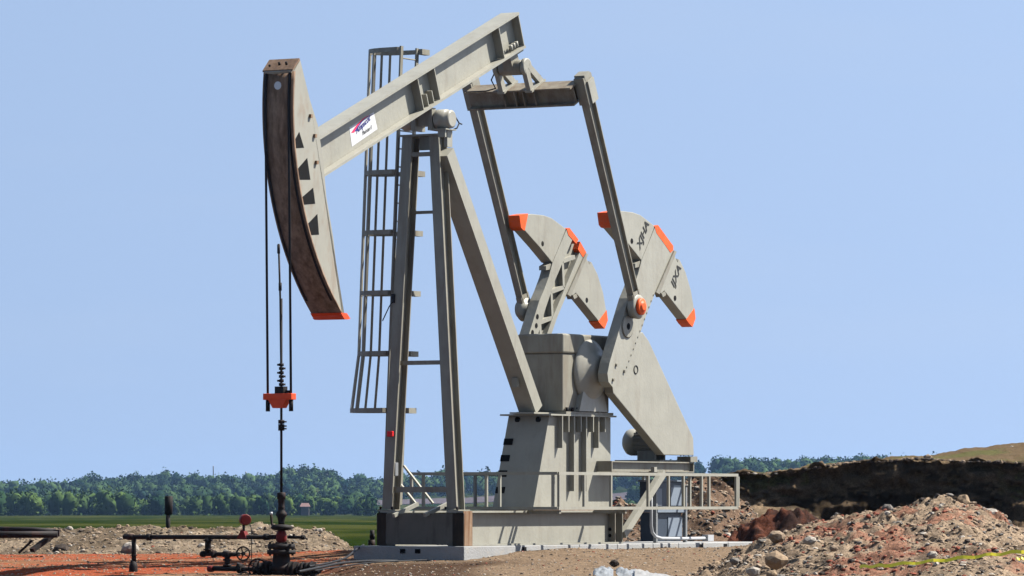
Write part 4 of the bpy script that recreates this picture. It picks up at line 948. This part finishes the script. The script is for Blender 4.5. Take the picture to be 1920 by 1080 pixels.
m = MB(); m.add(*crumple(1155, 1192, 1069, 1080, 67.5, 68.2, .05, 11, 26), True); tag(m.build('plastic_bag', 'greyplastic'), 'shiny grey plastic bag lying left of the white sheet', 'plastic bag')
m = MB(); m.add(*crumple(1112, 1150, 1068, 1082, 67.6, 68.3, .06, 29, 26), True); tag(m.build('rag', 'greyplastic'), 'grimy grey-green rag on the gravel left of the shiny bag', 'rag')

# ---------------- distant country ----------------
def leafmat(name, lo, hi, sc_=.12):
    m = bpy.data.materials.new(name); m.use_nodes = True; n = m.node_tree.nodes; l = m.node_tree.links; b = n['Principled BSDF']; b.inputs['Roughness'].default_value = .8; b.inputs['Specular IOR Level'].default_value = 0
    tc = n.new('ShaderNodeTexCoord'); a = n.new('ShaderNodeTexNoise'); a.inputs['Scale'].default_value = sc_; a.inputs['Detail'].default_value = 5; l.new(tc.outputs['Object'], a.inputs['Vector'])
    r = n.new('ShaderNodeValToRGB'); r.color_ramp.elements[0].position = .36; r.color_ramp.elements[1].position = .64; r.color_ramp.elements[0].color = (*lo, 1); r.color_ramp.elements[1].color = (*hi, 1)
    l.new(a.outputs['Fac'], r.inputs[0]); l.new(r.outputs[0], b.inputs['Base Color']); return m
LM1 = leafmat('ridge_leaves', (.004, .012, .009), (.034, .056, .020), .045); LM2 = leafmat('shrub_leaves', (.008, .020, .010), (.044, .068, .018), .05)
BARK = mat('bark', (.10, .085, .07), .9)
def crowns(C_, Rr, Hh, per, leaf):
    n = len(C_); k = per; u = rng.normal(size=(n, k, 3)); u /= np.linalg.norm(u, axis=2, keepdims=True); r = rng.random((n, k, 1))**.45
    lump = .92+.22*np.sin(u[:, :, 0:1]*4+rng.random((n, 1, 1))*6)*np.cos(u[:, :, 2:3]*3+rng.random((n, 1, 1))*6)
    P = C_[:, None]+u*r*lump*np.stack([Rr, Rr, Hh*.5], 1)[:, None]; P[:, :, 2] += Hh[:, None]*.5
    P = P.reshape(-1, 3); m_ = len(P); a = rng.normal(size=(m_, 3)); a /= np.linalg.norm(a, axis=1, keepdims=True); b = np.cross(a, rng.normal(size=(m_, 3))); b /= np.linalg.norm(b, axis=1, keepdims=True)
    s = leaf*(.6+.8*rng.random((m_, 1))); V = np.stack([P-a*s, P+b*s*.8, P+a*s, P-b*s*.8], 1).reshape(-1, 3); return V, np.arange(m_*4).reshape(-1, 4)
_ph = rng.random((64, 3))*6.28
def blobs(C_, Rr, Hh):
    base = []; b = []                                     # lumpy solid hearts of the crowns
    vs = [v/np.linalg.norm(v) for v in IV]; fs = []; mid = {}
    for a, b_, e in IF:
        ids = []
        for p, q in ((a, b_), (b_, e), (e, a)):
            k = (min(p, q), max(p, q))
            if k not in mid: mid[k] = len(vs); m_ = vs[p]+vs[q]; vs.append(m_/np.linalg.norm(m_))
            ids.append(mid[k])
        fs += [(a, ids[0], ids[2]), (b_, ids[1], ids[0]), (e, ids[2], ids[1]), tuple(ids)]
    U = np.array(vs); Fc = np.array(fs); n = len(C_)
    rr = .66+.5*(rng.random((n, len(U), 1))-.5)
    V = U[None]*rr*np.stack([Rr, Rr, Hh*.5], 1)[:, None]; V[:, :, 2] += Hh[:, None]*.5; V += C_[:, None]
    return V.reshape(-1, 3), (Fc[None]+np.arange(n)[:, None, None]*len(U)).reshape(-1, 3)
def wood(name, n, px0, px1, d0, d1, hmin, hmax, per, leaf, mt, label, keep=None, wr=.42):
    d = d0+(d1-d0)*rng.random(n); px = px0+(px1-px0)*rng.random(n)
    if keep is not None: k = keep(px, d); px, d = px[k], d[k]
    x = (px-960)/F*d; h = hmin+(hmax-hmin)*rng.random(len(d)); h = h*(1+.55*fbm(x/30, d/300, 3)); z = ground_z(x, d)
    V, Fq = crowns(np.c_[x, d, z-.1*h], h*wr*(.8+.5*rng.random(len(h))), h, per, leaf)
    Vb, Fb = blobs(np.c_[x, d, z-.1*h], h*wr, h); F4 = np.c_[Fb, Fb[:, 2]]
    me_v = np.concatenate([V, Vb]); tri = Fb+len(V)
    o = rawmesh(name, V, Fq, mt, 'stuff', label, smooth=False)
    me = bpy.data.meshes.new(name); n4, n3 = len(Fq), len(tri); lt = np.r_[np.full(n4, 4), np.full(n3, 3)]; me.vertices.add(len(me_v)); me.vertices.foreach_set('co', me_v.astype(np.float32).ravel())
    li = np.r_[Fq.ravel(), tri.ravel()]; me.loops.add(len(li)); me.loops.foreach_set('vertex_index', li.astype(np.int32)); me.polygons.add(n4+n3)
    me.polygons.foreach_set('loop_total', lt.astype(np.int32)); me.polygons.foreach_set('loop_start', np.r_[0, np.cumsum(lt)[:-1]].astype(np.int32)); me.materials.append(mt); me.update(); o.data = me
    return o
openf = lambda px, d: ~((px > 700) & (px < 1180) & (d > 1750) & (d < 2330))
wood('ridge_wood', 1500, -900, 2800, 2250, 2900, 6.5, 13, 170, .6, LM1, 'dense dark green wood along the far ridge', openf)
wood('valley_wood', 760, -900, 700, 1250, 1850, 3.5, 8, 150, .42, LM2, 'lighter green scrubby trees filling the valley below the ridge')
wood('hillside_wood', 700, -900, 2800, 1850, 2250, 5, 10, 150, .52, LM1, 'dark trees on the lower hillside', openf)
wood('right_scrub', 260, 1150, 2700, 1300, 1800, 3, 5, 110, .4, LM2, 'scrub on the far plain right of the oil pump')
# trees that stand out one by one
def lone_tree(px, d, h, wr, label, hx=0):
    x = (px-960)/F*d; z = float(ground_z(np.array([x]), np.array([float(d)]))[0])+hx
    r = bpy.data.objects.new('tree', None); sc.collection.objects.link(r); r.location = (x, d, z); r['_o'] = (x, d, z); tag(r, label, 'tree', 'trees standing out of the far woods')
    m = MB(); m.tube([(x, d, z-.5), (x+.1, d, z+h*.35), (x, d, z+h*.8)], [h*.035, h*.025, h*.008], 6)
    for k in range(4): t = random.random()*6.28; m.tube([(x, d, z+h*(.3+.1*k)), (x+math.cos(t)*h*wr*.6, d+math.sin(t)*h*wr*.6, z+h*(.5+.1*k))], [h*.015, h*.004], 5)
    m.build('trunk', BARK, r)
    V, Fq = crowns(np.array([[0., 0, h*.12]]), np.array([h*wr]), np.array([h*.9]), 420, h*.045)
    o = rawmesh('crown', V, Fq, LM1, smooth=False); o.parent = r
for a in ((175, 2500, 12, .5, 'broad rounded tree rising above the ridge at the far left'), (250, 2450, 12.5, .36, 'upright tree standing above the ridge left of the black post'),
          (422, 2500, 10.5, .3, 'narrow dark tree on the ridge above the red gauge'), (572, 2450, 12.5, .55, 'broad tree crowning the ridge just right of the pump rod'), (612, 2450, 11.5, .5, 'rounded tree on the ridge right of the broad crowning tree'),
          (1432, 2500, 10.5, .4, 'tallest rounded tree on the skyline above the cut bank'), (1532, 2500, 10.0, .4, 'last tree on the skyline before the bank rises')): lone_tree(*a)
# ploughed strip and barn
PLO = soil_mat('ploughed_soil', .05, .5, .85, 1.15, 0)
sheet('ploughed_field', lambda d: ((690-960)/F*d, (1190-960)/F*d), np.linspace(2120, 2330, 24), lambda x, d: ground_z(x, d)+.25, PLO, 40, colf=lambda x, d: np.tile((.05,.042,.045), (len(x), 1)))
bxw, bd_, bz = (572-960)/F*1235, 1235.0, -1.6
BN = bpy.data.objects.new('farmhouse', None); sc.collection.objects.link(BN); bz = float(ground_z(np.array([bxw]), np.array([1350.]))[0])
bz = -1.2; BN.location = (bxw, bd_, bz); BN['_o'] = (0, 0, 0); tag(BN, 'tiny farmhouse with a faded red roof among the distant trees', 'house')
redroof = mat('faded_red_roof', (.11, .065, .06), .8, 0, .1, 1); wall = mat('grey_wall', (.075, .07, .07), .9, 0, .1, 1)
m = MB().box(-1.0, 1.0, -1, 1, -2.4, .6); m.build('wall', wall, BN)
m = MB(); m.add([(-1.3,-1.2,.6),(1.3,-1.2,.6),(1.3,1.2,.6),(-1.3,1.2,.6),(-.9,0,1.5),(.9,0,1.5)], [(0,1,5,4),(2,3,4,5),(1,2,5),(3,0,4),(3,2,1,0)]); m.build('roof', redroof, BN)
for px, ytop, wd, lb in ((400, 873, .35, 'thin faint mast on the ridge left of the wellhead'), (461, 884, .5, 'short faint mast on the ridge above the red gauge'), (916, 881, 1.4, 'grey grain silo on the ridge between the pump legs and the gear stand')):
    d = 3000.0; x = (px-960)/F*d; zt = ZC+(HOR-ytop)/F*d; zb = zt-(7 if wd < 1 else 6)
    m = MB().lathe((x, d, 0), [(zb-6, wd), (zt-.5, wd), (zt-.1, wd*.7), (zt, wd*.15)], (0, 0, 1), 12); o = m.build('mast' if wd < 1 else 'silo', 'galv'); tag(o, lb, 'mast' if wd < 1 else 'silo')

# ---------------- haze ----------------
hz = MB().box(-900, 900, -6, 3300, -12, 30); ho = hz.build('haze', None, mats=[bpy.data.materials.new('haze_air')]); ho['kind'] = 'stuff'; ho.display_type = 'WIRE'
hm = ho.data.materials[0]; hm.use_nodes = True; n = hm.node_tree.nodes; n.clear(); pv = n.new('ShaderNodeVolumePrincipled'); ou = n.new('ShaderNodeOutputMaterial')
pv.inputs['Density'].default_value = .000040; pv.inputs['Color'].default_value = (.26, .44, .74, 1); pv.inputs['Anisotropy'].default_value = .2
hm.node_tree.links.new(pv.outputs[0], ou.inputs['Volume'])
for o in sc.objects:
    if '_o' in o: del o['_o']
